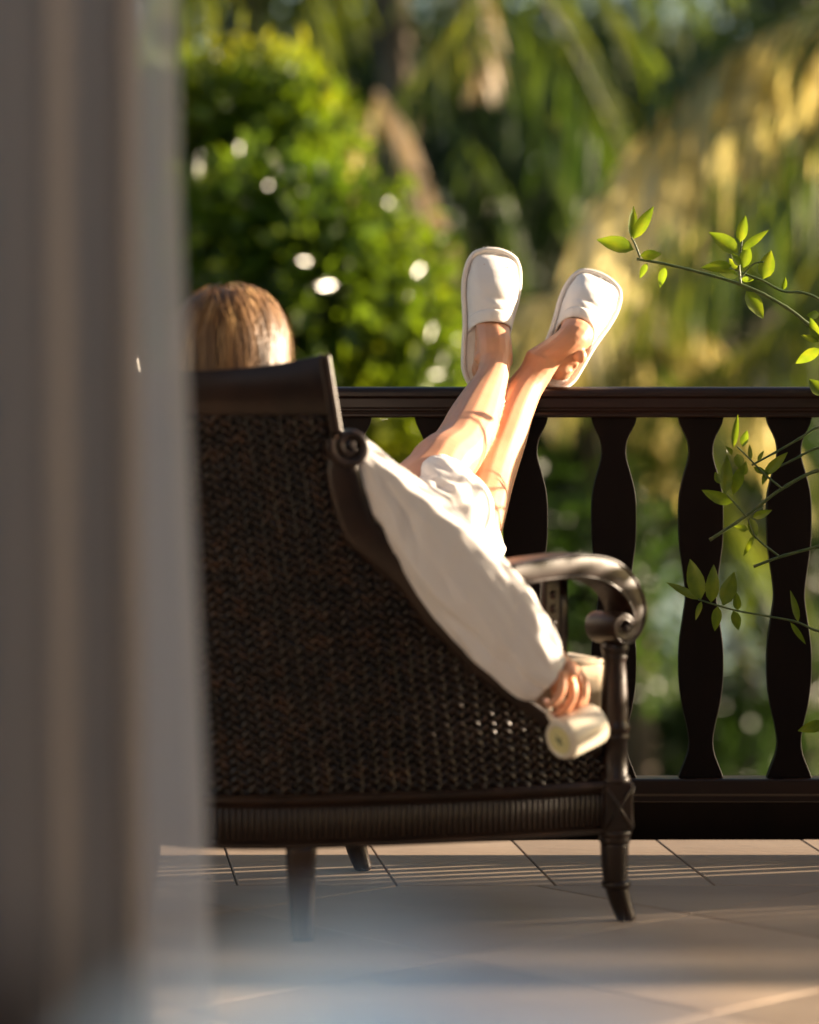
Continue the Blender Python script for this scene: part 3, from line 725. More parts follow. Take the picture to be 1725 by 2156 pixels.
# ---- slippers
def slipper(fr, seed, lab):
    H, X, Yv, N, L = fr
    sl_ = mesh = None
    yy = [0, .012, .03, .07, .13, .25, .40, .52, .65, .78, .88, .95, .985, 1.0]
    ww = [0, .018, .027, .036, .0415, .0445, .0475, .0525, .0590, .0610, .0555, .0405, .0225, 0]
    yq = np.r_[0, .003, .008, .016, np.linspace(.03, .95, 44), .965, .978, .988, .995, .999, 1]
    def wd(t):
        if t < .03: return .027*math.sqrt(max(0, 1-((.03-t)/.03)**2))
        if t > .88: return .0560*math.sqrt(max(0, 1-((t-.88)/.12)**2))
        return float(np.interp(t, yy[2:11], ww[2:10]+[.0560]))
    W = [wd(t) for t in yq]; Ws = np.convolve(np.pad(W, 2, 'edge'), np.ones(5)/5, 'valid')
    W = [a if (t < .05 or t > .93) else b for a, b, t in zip(W, Ws, yq)]
    ring = [(-w_, t*L) for t, w_ in zip(yq, W)]+[(w_, t*L) for t, w_ in list(zip(yq, W))[::-1][1:-1]]
    root = empty('slipper', loc(fr, 0, 0, 0)); bpy.data.objects.remove(root)
    def G(x, y, z): return loc(fr, x, y, z)-PO
    n = len(ring); c = np.array((0, L*.55)); V = []; Fc = []
    lay = [(-.0025, -.012), (0, -.0105), (.0006, -.006), (0, -.001), (-.002, .001)]
    for k_, z in lay:
        for p in ring: q = np.array(p); d = nrm(q-c) if np.linalg.norm(q-c) > 0 else 0; q = q+d*k_; V.append(G(q[0], q[1], z))
    for i in range(len(lay)-1):
        for j in range(n): a, b = i*n+j, i*n+(j+1) % n; Fc.append((a, b, b+n, a+n))
    Fc += [tuple(range(n-1, -1, -1)), tuple((len(lay)-1)*n+j for j in range(n))]
    S_ = mesh_obj('slipper', V, Fc, M['terry'], person); S_['label'] = lab
    # binding round the sole edge
    pt = []
    for p in ring+[ring[0]]:
        q = np.array(p); d = nrm(q-c); q = q-d*.0012; q = q-d*.001; pt.append(np.r_[G(q[0], q[1], -.001), .0066, .0058])
    mesh_obj('binding', *sweep(pt, 0, N, sides=10, cap=False), M['piping'], S_)
    # domed upper
    V = []; Fc = []; nu, nv = 46, 40
    def up_pt(a, b, lift=0):
        # a: 0 opening ..1 toe ; b: -1..1 across
        y0 = .400+.075*(1-abs(b)**2.2)
        t = y0+(.958-y0)*a
        w_ = max(0, wd(t+.02*a)-.0085)
        hh = .080*(1-a)**.70+.010*(a*(1-a))*2+.010*math.sin(math.pi*min(1, a*1.05))
        if a > .9: hh *= math.sqrt(max(0, 1-((a-.9)/.1)**2))*1.0
        ang = b*math.pi/2; x = w_*math.sin(ang); z = (hh+lift)*max(0, math.cos(ang))**.72
        wr_ = .0035*math.exp(-((a-.20)/.07)**2)*math.sin(b*3+seed)-.0028*math.exp(-((a-.30+.05*b)/.045)**2)*(1-b*b)+.0022*mnoise.noise((b*2+seed, a*5, 0))
        return G(x, t*L, .0005+z+wr_*max(0, math.cos(ang)))
    for i in range(nu+1):
        for j in range(nv+1): V.append(up_pt(i/nu, -1+2*j/nv))
    for i in range(nu):
        for j in range(nv): a = i*(nv+1)+j; Fc.append((a, a+1, a+nv+2, a+nv+1))
    u_ = mesh_obj('upper', V, Fc, M['terry'], S_); so = u_.modifiers.new('t', 'SOLIDIFY'); so.thickness = .003; so.offset = 0
    # turned cuff at the opening
    V = []; Fc = []; nn_ = 7
    for i in range(nn_+1):
        a = -.012+.155*i/nn_; lf = .0042*math.sin(math.pi*min(1, max(0, (i+.6)/(nn_+.6))))**.5
        for j in range(nv+1): V.append(up_pt(max(0, a), -1+2*j/nv, lf+.0008)+(-Yv*(.004 if a < 0 else 0)))
    for i in range(nn_):
        for j in range(nv): a = i*(nv+1)+j; Fc.append((a, a+1, a+nv+2, a+nv+1))
    k_ = mesh_obj('cuff', V, Fc, M['terry'], S_); so = k_.modifiers.new('t', 'SOLIDIFY'); so.thickness = .004; so.offset = 0
    # stray terry fibres
    mb = MB(); r_ = np.random.default_rng(int(seed*10))
    for i in range(420):
        j = int(r_.integers(0, n)); q = np.array(ring[j]); d = nrm(q-c); b0 = G(q[0]+d[0]*.003, q[1]+d[1]*.003, r_.uniform(-.008, .002)); dv = X*d[0]+Yv*d[1]
        l_ = r_.uniform(.001, .0035)*(3 if r_.random() < .03 else 1); sd_ = nrm(r_.normal(size=3))*.00022; bd = r_.normal(size=3)*l_*.4
        mb.add([b0-sd_, b0+sd_, b0+dv*l_+bd], [(0, 1, 2)])
    o_ = mb.build('terry_fibres', M['terry'], S_); o_['kind'] = 'stuff'
slipper(SA, 1.0, 'upright slipper whose insole shows beside the ankle'); slipper(SB, 3.0, 'slipper tilted outwards over the resting heel')

# ---- hair
def hair():
    mb = MB(); r_ = np.random.default_rng(3)
    cap = ball(HEAD+np.array((-.008, -.008, .012)), (.094, .098, .094), 20); mb.add([np.array(v)-PO for v in cap[0]], cap[1])
    crown = HEAD+np.array((-.015, -.005, .112)); k = nrm((-.55, -.6, 0))
    for i in range(5200):
        a = r_.uniform(0, 2*math.pi); 
        if math.cos(a-math.atan2(fd[1], fd[0])) > .80: continue
        d = np.array((math.cos(a), math.sin(a), 0)); ln = r_.uniform(.16, .26); rr = r_.uniform(.0, 1)**.5
        lift = r_.uniform(.985, 1.06) if r_.random() > .06 else r_.uniform(1.05, 1.17)
        pts = []; ph0 = r_.uniform(.0, .9); wob = r_.normal(size=2)*.008
        tw = r_.normal()*.28+.18*math.sin(3*a); a_in = a
        for t in np.linspace(0, 1, 7):
            aa = a_in+tw*(t-.4); d = np.array((math.cos(aa), math.sin(aa), 0)); th_ = ph0+t*(1.72-ph0*.4)
            if th_ < 1.62:
                p = HEAD+np.array((-.008, -.008, .012))+np.array((d[0]*.0950*math.sin(th_)**.85, d[1]*.0990*math.sin(th_)**.85, .0945*math.cos(th_)))*lift
            else:
                ex = th_-1.62; p = HEAD+np.array((-.008, -.008, .012))+np.array((d[0]*.0950, d[1]*.0990, -.05*1))*lift*np.array((1, 1, 0))+np.array((0, 0, -.005-ex*.16))
            pts.append(p+np.array((wob[0]*t, wob[1]*t, 0)))
        wv = r_.uniform(.0007, .0016); tg = nrm(np.cross(d, (0, 0, 1)))
        V = []; 
        for t, p in zip(np.linspace(0, 1, 7), pts): w_ = wv*(1-.6*t); V += [p-tg*w_-PO, p+tg*w_-PO]
        mb.add(V, [(2*j, 2*j+1, 2*j+3, 2*j+2) for j in range(6)])
    mb.build('hair', M['hair'], person)
hair()

# ============================================================ MUG
def mug():
    b0, b1 = P(1178, 1560, 4.955), P(1240, 1530, 5.005); ax = nrm(b1-b0); L = .088; r = .0365
    c0 = b0; root = empty('mug', c0); tag(root, 'cream ceramic mug hanging sideways by its handle from the hand', 'mug')
    hd = P(1186, 1498, 5.0)-(b0+b1)/2; e1 = nrm(hd-np.dot(hd, ax)*ax); e2 = np.cross(ax, e1); seg = 40
    prof = [(0, .001), (.70, .001), (.74, -.0008), (.82, -.0008), (.90, .002), (.97, .007), (1.0, .014), (1.0, .05), (1.0, L-.003), (.985, L), (.955, L), (.94, L-.004), (.93, .05), (.92, .012), (.80, .006), (0, .006)]
    V = []; Fc = []
    for rr, z in prof:
        for j in range(seg): a = 2*math.pi*j/seg; V.append(ax*z+(e1*math.cos(a)+e2*math.sin(a))*max(rr, .002)*r)
    for i in range(len(prof)-1):
        for j in range(seg): a, b = i*seg+j, i*seg+(j+1) % seg; Fc.append((a, a+seg, b+seg, b))
    Fc += [tuple(range(seg)), tuple((len(prof)-1)*seg+j for j in range(seg-1, -1, -1))]
    mesh_obj('cup', V, Fc, M['ceramic'], root)
    hp = []
    for a in np.linspace(-80, 80, 15): hp.append(np.r_[ax*(L*.50+.030*math.sin(R(a)))+e1*(r-.002+.030*math.cos(R(a))**.7 if abs(a) < 79 else r-.002), .0042, .0062])
    mesh_obj('handle', *sweep(hp, 40, e1, sides=12), M['ceramic'], root)
    V = [ax*.0004+(e1*math.cos(t)+e2*math.sin(t))*.66*r for t in np.linspace(0, 2*math.pi, 32, endpoint=False)]
    V = V+[v-ax*.0006 for v in V]; n = 32
    mesh_obj('base_disc', V, [tuple(range(n, 2*n))]+[(i, (i+1) % n, n+(i+1) % n, n+i) for i in range(n)], M['base'], root, False)
    V = []; m = 10
    for t in range(m):
        a = 2*math.pi*t/m+.3; q = (.34 if t % 2 == 0 else .13)*r; V.append(-ax*.0008+(e1*math.cos(a)*1.15+e2*math.sin(a)*.8)*q)
    V = V+[v+ax*.0003 for v in V]
    mesh_obj('base_mark', V, [tuple(range(m))]+[(i, (i+1) % m, m+(i+1) % m, m+i) for i in range(m)], M['mark'], root, False)
mug()

# ============================================================ CURTAIN
def hanging(name, x_right, width, Y, folds, amp, m, label, cat, fade=.0, seed=0, over=.016):
    n = 260; nz = 30; V = []; Fc = []
    for j in range(nz+1):
        z = .01+(2.42-.01)*j/nz
        xe = np.interp(z, [.2, .50, .80, 1.2, 2.7], x_right)
        for i in range(n+1):
            s = i/n; x = xe-width*(1-s)
            fo = 2*math.pi*(s*folds+.22*math.sin(2*math.pi*s*1.7+seed))
            am = amp*(.75+.35*math.sin(9*s+1+seed))*(1-fade*max(0, (s-.70)/.3))
            dz = mnoise.noise((s*3, z*.5, 2+seed))*.012
            x2 = x+over*math.sin(2*fo+.6+z*.25)*(1-max(0, (s-.86)/.14))
            V.append((x2, Y+am*math.sin(fo+.2*math.sin(z*1.3))+dz, z))
    for j in range(nz):
        for i in range(n): a = j*(n+1)+i; Fc.append((a, a+1, a+n+2, a+n+1))
    tag(mesh_obj(name, V, Fc, m), label, cat)
hanging('sheer_curtain', [-.222, -.232, -.246, -.262, -.268], .40, 3.30, 5.6, .030, M['curtain'], 'sheer white curtain edge hanging beside the thicker grey drape', 'curtain', .75, 0, .02)
hanging('drape', [-.286, -.289, -.291, -.293, -.293], .63, 3.17, 6.6, .045, M['drape'], 'thick grey brown drape falling in soft folds inside the sheer curtain', 'drape', .2, 2.0, .022)
# ============================================================ BED
def bed():
    b = empty('bed', (.3, .3, 0)); tag(b, 'dark wooden bed corner under pale bedding beside the curtain', 'bed')
    BO = np.array((.3, .3, 0))
    def part(name, c, s, m, bv=.01):
        o = mesh_obj(name, *box(np.array(c)-BO, s), m, b, False); bevel(o, bv, 3); return o
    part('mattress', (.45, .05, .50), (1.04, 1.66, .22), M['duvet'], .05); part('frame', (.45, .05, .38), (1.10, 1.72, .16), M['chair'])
    part('bedpost', (-.135, .90, .395), (.075, .075, .79), M['chair'])
    part('side_board', (-.12, .02, .62), (.03, 1.60, .26), M['chair'])
    for x, y in ((-.05, -.75), (.95, -.75), (.95, .85)): part('leg', (x, y, .15), (.07, .07, .30), M['chair'])
    n, m = 110, 90; V = []; Fc = []
    for j in range(m+1):
        y = -.72+1.68*j/m
        for i in range(n+1):
            x = -.088+1.05*i/n
            e = min(1, (.97-y)/.10) if y > .87 else 1
            z = .797-.10*(1-max(0, e))**2
            z += .020*mnoise.noise((x*9, y*5, 0))+.013*math.sin(x*2*math.pi/.115+.9+1.5*y)*max(0, 1-abs(y-.85)/.5)
            z -= .17*min(1, max(0, (x-.050)/.10))**1.4
            if x < -.07: z -= .03*((-.07-x)/.018)**2
            V.append((x, y, z))
    for j in range(m):
        for i in range(n): a = j*(n+1)+i; Fc.append((a, a+1, a+n+2, a+n+1))
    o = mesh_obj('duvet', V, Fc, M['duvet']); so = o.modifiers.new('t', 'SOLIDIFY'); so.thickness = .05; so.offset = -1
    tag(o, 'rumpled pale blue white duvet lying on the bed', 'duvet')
bed()

# ============================================================ POTTED SHRUB WITH THE SHARP BRANCHES
def leaf_geo(base, tip, hw_, nrm_, curl=.12, n=6):
    base, tip = np.array(base), np.array(tip); ax = tip-base; L = np.linalg.norm(ax); ax = ax/L
    nm = nrm(np.array(nrm_)-np.dot(nrm_, ax)*ax); sd_ = np.cross(ax, nm); V = []; Fc = []
    for i in range(n+1):
        t = i/n; w_ = hw_*(math.sin(math.pi*min(1, t**.85))**.8)*(1-.25*t) if 0 < t < 1 else .0004
        c = base+ax*L*t-nm*curl*L*(t-.3)**2; rip = .05*hw_*math.sin(t*17)
        V += [c-sd_*w_+nm*(w_*.28+rip), c-sd_*w_*.5+nm*w_*.1, c, c+sd_*w_*.5+nm*w_*.1, c+sd_*w_+nm*(w_*.28-rip)]
    for i in range(n):
        for j in range(4): a = i*5+j; Fc.append((a, a+1, a+6, a+5))
    return V, Fc
def shrub():
    O = np.array((1.22, 5.62, 0.)); root = empty('potted_shrub', tuple(O)); tag(root, 'leafy citrus shrub reaching bright green twigs in front of the balustrade', 'shrub')
    mesh_obj('pot', *lathe([(.13, 0), (.15, .02), (.19, .28), (.205, .30), (.205, .34), (.18, .34), (.175, .30)], (0, 0, 0), 36), M['clay'], root)
    mesh_obj('soil', *lathe([(.17, .295), (.176, .31)], (0, 0, 0), 24), M['soil'], root)
    c6 = lambda x, y: ((1700+x/2.156)/1.4493, (550+y/2.156)/1.4493); c7 = lambda x, y: ((1900+x/1.597)/1.4493, (1150+y/1.597)/1.4493)
    mains = [((0, 0, .3), (.02, .0, .6), (-.03, .05, .95), (-.05, .1, 1.3)), ((0, 0, .3), (-.06, -.10, .6), (-.02, -.2, .95), (.05, -.25, 1.2)), ((0, 0, .3), (.1, -.03, .55), (.2, .02, .9), (.32, .0, 1.2)), ((0, 0, .3), (-.05, .05, .45), (-.12, .05, .62))]
    for q in mains: mesh_obj('stem', *sweep([np.r_[p, .011*(1-.22*i), .011*(1-.22*i)] for i, p in enumerate(q)], 20, up=(1, 0, 0), sides=8), M['twig'], root)
    def stem(cc, pts, Y, r0, r1, tail=None):
        w_ = [P(*cc(*p), Y)-O for p in pts]
        if tail is not None: w_ += [np.array(t) for t in tail]
        k = len(w_); rows = [np.r_[p, r0+(r1-r0)*i/(k-1), r0+(r1-r0)*i/(k-1)] for i, p in enumerate(w_)]
        nn_ = 12*k; q = cr(rows, nn_)
        for i in range(nn_): q[i, 3:] *= 1+.22*(i % 7 == 0)
        mesh_obj('twig', *sweep(q, 0, up=(0, 1, 0), sides=8), M['twig'], root)
    Y1, Y2 = 5.86, 5.80
    stem(c6, [(525, 518), (700, 548), (900, 595), (1100, 650), (1210, 685), (1330, 735), (1450, 800), (1560, 870), (1650, 945), (1725, 1005)], Y1, .0026, .0042, [(-.2, .16, .80), (-.05, .08, .62), (0, 0, .45)])
    stem(c6, [(490, 378), (512, 415), (548, 508)], Y1, .0018, .0024)
    stem(c6, [(1235, 245), (1218, 400), (1208, 470), (1200, 560), (1210, 682)], Y1, .0012, .0022)
    stem(c6, [(1360, 535), (1290, 552), (1213, 640)], Y1-.01, .0012, .0016)
    stem(c6, [(1160, 580), (1250, 620), (1350, 658), (1490, 730), (1620, 740), (1725, 785)], Y1+.05, .0018, .0032, [(-.2, .2, .95), (-.05, .1, .9)])
    stem(c7, [(425, 795), (600, 680), (770, 550), (958, 455)], Y2, .0032, .0036, [(-.2, .1, .82), (-.04, .06, .8)])
    stem(c7, [(630, 430), (760, 360), (880, 290), (958, 245)], Y2+.03, .002, .0032, [(-.15, .1, .92), (-.03, .06, .9)])
    stem(c7, [(740, 450), (830, 405), (958, 345)], Y2+.02, .002, .003, [(-.15, .1, .88), (-.03, .06, .86)])
    stem(c7, [(640, 925), (760, 880), (958, 825)], Y2, .0028, .0034, [(-.2, .08, .7), (-.03, .03, .64)])
    stem(c7, [(370, 1085), (450, 1110), (560, 1140), (700, 1165), (850, 1195), (958, 1240)], Y2-.02, .0015, .0026, [(-.2, .08, .44), (-.03, .01, .42)])
    stem(c7, [(560, 340), (620, 400), (700, 480), (775, 542)], Y2-.01, .0016, .0022)
    stem(c7, [(510, 575), (560, 630), (603, 680)], Y2-.01, .0014, .002)
    stem(c7, [(610, 690), (650, 780), (760, 872)], Y2-.01, .0014, .0022)
    LV6 = [(505, 455, 262, 385, 62), (490, 375, 508, 168, 36), (500, 385, 637, 170, 45), (548, 495, 690, 485, 38), (595, 545, 545, 645, 25), (715, 570, 675, 705, 32), (1195, 480, 1005, 335, 60), (1200, 410, 1242, 230, 40), (1215, 460, 1393, 325, 30), (1225, 575, 1262, 420, 45), (1150, 560, 950, 575, 42), (1190, 630, 1062, 600, 36), (1215, 650, 1295, 655, 20), (1355, 650, 1410, 460, 58), (1490, 720, 1505, 640, 20), (1245, 730, 1360, 910, 58), (1725, 880, 1645, 890, 30), (1725, 1065, 1665, 900, 36), (1725, 1060, 1608, 1020, 24), (1735, 1110, 1568, 1205, 42), (1750, 1420, 1662, 1305, 55), (1205, 560, 1150, 480, 30), (1198, 590, 1130, 510, 26)]
    LV7 = [(540, 345, 560, 200, 15), (585, 340, 605, 268, 18), (535, 380, 508, 345, 14), (500, 575, 510, 400, 28), (540, 612, 403, 562, 28), (575, 440, 545, 565, 26), (560, 375, 578, 445, 22), (625, 405, 620, 338, 10), (660, 410, 685, 365, 9), (690, 480, 792, 380, 22), (705, 460, 685, 517, 13), (635, 685, 717, 655, 18), (625, 690, 648, 780, 22), (612, 745, 553, 730, 14), (640, 775, 595, 865, 12), (372, 1085, 233, 1010, 18), (382, 1085, 335, 910, 38), (432, 1100, 445, 938, 30), (490, 1115, 541, 968, 35), (562, 1137, 555, 1060, 18), (385, 1095, 360, 1172, 12), (465, 1118, 452, 1226, 22), (540, 1140, 565, 1225, 22), (858, 1195, 825, 1060, 16), (820, 1198, 886, 1292, 12), (990, 1690, 873, 1720, 26), (475, 520, 455, 470, 16), (590, 480, 600, 420, 16), (640, 440, 700, 470, 14)]
    for LV, cc, sc, Y in ((LV6, c6, 2.156, Y1), (LV7, c7, 1.597, Y2)):
        for i, (x0, y0, x1, y1, hw_) in enumerate(LV):
            dy = random.uniform(-.018, .018)
            b0, t0 = P(*cc(x0, y0), Y-.003)-O, P(*cc(x1, y1), Y+dy)-O; h = hw_/sc/1.4493/F*Y
            nm = np.array((random.uniform(-.35, .35), -1, random.uniform(-.3, .5)))
            kz = 1.0 if cc is c6 else 1.22
            t0 = b0+(t0-b0)*(1+(kz-1)*.6); h *= kz
            mesh_obj('leaf', *leaf_geo(b0, t0, h*1.06, nm, random.uniform(.05, .22)), M['leaf'], root)
    # the rest of the crown, out to the right
    r_ = np.random.default_rng(5); mb = MB(); cnt = 0
    for i in range(400):
        p = np.array((r_.normal(.22, .22), r_.normal(-.14, .24), min(1.12, r_.normal(.76, .20))))
        if p[1] > .02 or p[2] < .45 or p[0] < -.25: continue
        d = nrm(r_.normal(size=3)+np.array((-.2, -.1, .3))); l_ = r_.uniform(.05, .10)
        V, Fc = leaf_geo(p, p+d*l_, l_*.22, nrm(r_.normal(size=3)), .15, 4)
        if cnt < 200: mesh_obj('leaf', V, Fc, M['leaf'], root)
        else: mb.add(V, Fc)
        cnt += 1
    o = mb.build('foliage', M['leaf'], root); o['kind'] = 'stuff'
shrub()

# ============================================================ GARDEN
def leaf_cloud(blobs, n, size, seed, up=.4, aspect=.42, shellk=.45):
    """leaf faces spread through ellipsoid clumps; blobs rows: x y z rx ry rz"""
    r_ = np.random.default_rng(seed); b = np.array(blobs, float); vol = b[:, 3]*b[:, 4]*b[:, 5]; pr = vol**.8/np.sum(vol**.8)
    k = r_.choice(len(b), n, p=pr); d = r_.normal(size=(n, 3)); d /= np.linalg.norm(d, axis=1)[:, None]
    rad = r_.uniform(0, 1, n)**shellk*(1+.18*r_.normal(size=n)*.5)
    p = b[k, :3]+d*rad[:, None]*b[k, 3:6]
    ax = d*.8+r_.normal(size=(n, 3))*.8; ax[:, 2] -= .15; ax /= np.linalg.norm(ax, axis=1)[:, None]
    nm = r_.normal(size=(n, 3))*.7+np.array((0, 0, up))+d*.4; nm -= (nm*ax).sum(1)[:, None]*ax; nm /= np.linalg.norm(nm, axis=1)[:, None]
    sd_ = np.cross(ax, nm); l_ = size*r_.uniform(.6, 1.3, n)[:, None]; w_ = l_*aspect
    V = np.stack([p, p+ax*l_*.5-sd_*w_*.5+nm*w_*.12, p+ax*l_-nm*l_*.10, p+ax*l_*.5+sd_*w_*.5+nm*w_*.12], 1).reshape(-1, 3)
    i = np.arange(n)*4
    Fc = np.concatenate([np.stack([i, i+1, i+2], 1), np.stack([i, i+2, i+3], 1)])
    return V, Fc
def np_mesh(name, V, Fc, m, parent):
    me = bpy.data.meshes.new(name); me.vertices.add(len(V)); me.vertices.foreach_set('co', np.asarray(V, np.float32).ravel())
    nf = len(Fc); me.loops.add(nf*3); me.loops.foreach_set('vertex_index', np.asarray(Fc, np.int32).ravel())
    me.polygons.add(nf); me.polygons.foreach_set('loop_start', np.arange(nf, dtype=np.int32)*3)
    me.update(calc_edges=True); me.validate(); me.materials.append(m)
    return link(bpy.data.objects.new(name, me), parent)
GZ = -3.15
def tree(name, label, cat, x, y, blobs, n, size, m, seed, trunk_r=.12, group=None, gz=GZ, up=.4):
    root = empty(name, (x, y, gz)); tag(root, label, cat, group)
    bl = [(bx_, by_, bz_-gz, *r) for bx_, by_, bz_, *r in blobs]
    V, Fc = leaf_cloud(bl, n, size, seed, up); np_mesh('crown', V, Fc, m, root)
    mb = MB(); topz = max(b[2] for b in bl)
    mb.add(*sweep([np.r_[0, 0, -.1, trunk_r, trunk_r], np.r_[trunk_r*.6, 0, topz*.4, trunk_r*.75, trunk_r*.75], np.r_[0, trunk_r*.5, topz*.9, trunk_r*.3, trunk_r*.3]], 16, up=(1, 0, 0), sides=10))
    for b in bl[:9]: mb.add(*sweep([np.r_[0, 0, max(.2, b[2]*.45), trunk_r*.5, trunk_r*.5], np.r_[b[0]*.5, b[1]*.5, b[2]*.75, trunk_r*.32, trunk_r*.32], np.r_[b[0], b[1], b[2], trunk_r*.12, trunk_r*.12]], 10, up=(1, 0, 0), sides=6))
    mb.build('trunk', M['bark'], root)
    return root
def blobs_px(x, y, lst):
    """clumps given by their sight line and depth offset, as offsets from the tree foot"""
    o = []
    for u, v, dy, r in lst:
        p = P(u, v, y+dy); o.append((p[0]-x, dy, p[2], r*1.05, r, r*.9))
    return o
tree('hedge_bush', 'tall glossy bush with sunlit yellow green top beside the curtain', 'bush', -.80, 12.8, blobs_px(-.80, 12.8, [(440, 235, 0, 0.24), (560, 225, .1, 0.29), (630, 240, -.1, 0.22), (500, 260, .1, 0.39), (600, 290, .2, 0.33), (430, 330, .2, 0.39), (340, 280, .3, 0.44), (250, 330, .4, 0.50)]), 5200, .11, M['bush'], 11, .06)
tree('hedge_bush', 'broad green bush spreading behind the armchair and the head', 'bush', -.68, 12.3, blobs_px(-.68, 12.3, [(460, 430, 0, 0.24), (560, 450, .1, 0.31), (680, 480, 0, 0.29), (780, 500, .1, 0.27), (500, 560, 0, 0.39), (640, 600, 0, 0.40), (790, 620, .2, 0.36), (850, 720, .2, 0.31), (560, 720, .2, 0.44), (700, 760, .2, 0.41), (830, 860, .3, 0.36), (700, 950, .4, 0.50), (880, 980, .4, 0.40), (820, 1100, .5, 0.50), (400, 600, .2, 0.44)]), 11000, .11, M['bush'], 12, .07)
tree('hedge_bush', 'low dark bush growing below the balustrade by the armchair', 'bush', .0, 16.5, blobs_px(.0, 16.5, [(930, 900, 0, 0.49), (1040, 880, .2, 0.49), (960, 1060, 0, 0.61), (1120, 1000, .3, 0.61), (1200, 1150, .3, 0.61), (1050, 1250, .2, 0.73), (1240, 1330, .2, 0.61), (900, 1300, .4, 0.73)]), 8000, .13, M['tree'], 13, .07)
tree('hedge_bush', 'dark bush half hidden behind the far balusters', 'bush', 2.5, 18.5, blobs_px(2.5, 18.5, [(1380, 1050, 0, 0.61), (1480, 940, .3, 0.49), (1640, 1000, 0, 0.61), (1720, 1150, .3, 0.73), (1400, 1500, 0, 0.61), (1300, 1480, .3, 0.61), (1580, 1560, 0, 0.55), (1690, 1450, .4, 0.61), (1480, 1600, 0, 0.61)]), 7000, .12, M['tree'], 14, .08)
# palms
def frond(mb, pts, n, L, droop, wd_, r_, side=(1, -1), hang=.55):
    """rachis through pts (world), leaflets on both sides, hanging by gravity"""
    q = cr([np.r_[p] for p in pts], n+1); V, Fc = sweep([np.r_[p, .018*(1-.8*i/n), .018*(1-.8*i/n)] for i, p in enumerate(q)], 0, up=(0, 0, 1), sides=6); mb.add(V, Fc)
    for i in range(1, n+1):
        t = i/n; tg = nrm(q[min(n, i+1)]-q[i-1]); sdv = nrm(np.cross(tg, (0, 0, 1))+1e-4)
        for s_ in side:
            l_ = 1.15*L*(.45+.55*math.sin(math.pi*min(1, .12+t*.86)))*r_.uniform(.85, 1.1)
            d = nrm(tg*(.55+.3*t)+sdv*s_*r_.uniform(.5, .9)+np.array((0, 0, .12-hang*.6))+r_.normal(size=3)*.07)
            p0 = q[i]; p1 = p0+d*l_*.5+np.array((0, 0, -droop*l_*.12)); p2 = p0+d*l_*.95+np.array((0, 0, -droop*l_*.55))
            wv = nrm(np.cross(d, r_.normal(size=3)*.5+np.array((0, 0, 1))))*wd_
            mb.add([p0-wv*.35, p0+wv*.35, p1-wv, p1+wv, p2], [(0, 1, 3, 2), (2, 3, 4)])
def palm(label, foot, crown, m, seed, nf=13, L=2.4, ll=.55, group='palm trees in the garden', special=(), skip=None):
    root = empty('palm_tree', tuple(foot)); tag(root, label, 'palm tree', group); ft = np.array(foot, float); cr_ = np.array(crown, float); r_ = np.random.default_rng(seed)
    q = [np.r_[0, 0, -.1, .17, .17]]+[np.r_[(cr_-ft)*t+np.array((.12*math.sin(3*t), 0, 0)), .13-.03*t, .13-.03*t] for t in (.25, .5, .75, 1.0)]
    rows = cr(q, 60)
    for i in range(60): rows[i, 3:] *= 1+.06*(i % 3 == 0)
    mesh_obj('trunk', *sweep(rows, 0, up=(1, 0, 0), sides=12), M['bark'], root)
    for i in range(nf):
        a = 2*math.pi*(i*.382)+r_.uniform(-.2, .2); e = r_.uniform(.1, 1.1)*(1 if i % 3 else -.4); d = np.array((math.cos(a), math.sin(a), 0))
        if skip is not None and skip(a): continue
        l_ = L*r_.uniform(.8, 1.1); pts = [cr_+d*l_*t*math.cos(e*.6)+np.array((0, 0, l_*(math.sin(e)*t*.9-.75*t*t*(.8+.3*math.cos(e))))) for t in (0, .33, .66, 1)]
        mb = MB(); frond(mb, [p-ft for p in pts], 34, ll, .8, .018, r_)
        mb.build('frond', m, root, False)
    for pts, n, l2, dr, wdd, mm in special:
        mb = MB(); frond(mb, [P(*p)-ft for p in pts], n, l2, dr, wdd, r_, hang=.9); mb.build('frond', M[mm], root, False)
    return root
palm('palm with a pale bent dry frond beside the glossy bush', P(760, 793, 17.1)*np.array((1, 1, 0))+np.array((.2, .8, GZ)), P(800, -360, 17.9), M['palm'], 21, 11, 2.6, .6,
     special=[([(1050, -80, 17.2), (960, 50, 17.0), (830, 215, 16.7), (690, 350, 16.5)], 30, .45, .7, .020, 'palm'),
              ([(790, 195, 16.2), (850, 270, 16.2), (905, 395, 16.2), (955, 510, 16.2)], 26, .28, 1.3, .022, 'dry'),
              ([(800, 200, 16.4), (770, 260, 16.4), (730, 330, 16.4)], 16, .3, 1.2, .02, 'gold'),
              ([(1010, -60, 17.4), (1020, 60, 17.3), (1015, 160, 17.2)], 16, .22, 1.3, .02, 'dry'),
              ([(1000, -40, 18.0), (1130, 60, 17.8), (1230, 210, 17.6), (1270, 380, 17.5)], 34, .62, 1.0, .022, 'palm'),
              ([(1000, 100, 18.4), (1080, 180, 18.2), (1150, 320, 18.0), (1170, 460, 17.8)], 30, .55, 1.1, .022, 'palm'),
              ([(960, 250, 18.8), (1010, 330, 18.6), (1050, 430, 18.4), (1060, 540, 18.2)], 24, .45, 1.1, .02, 'palm')])
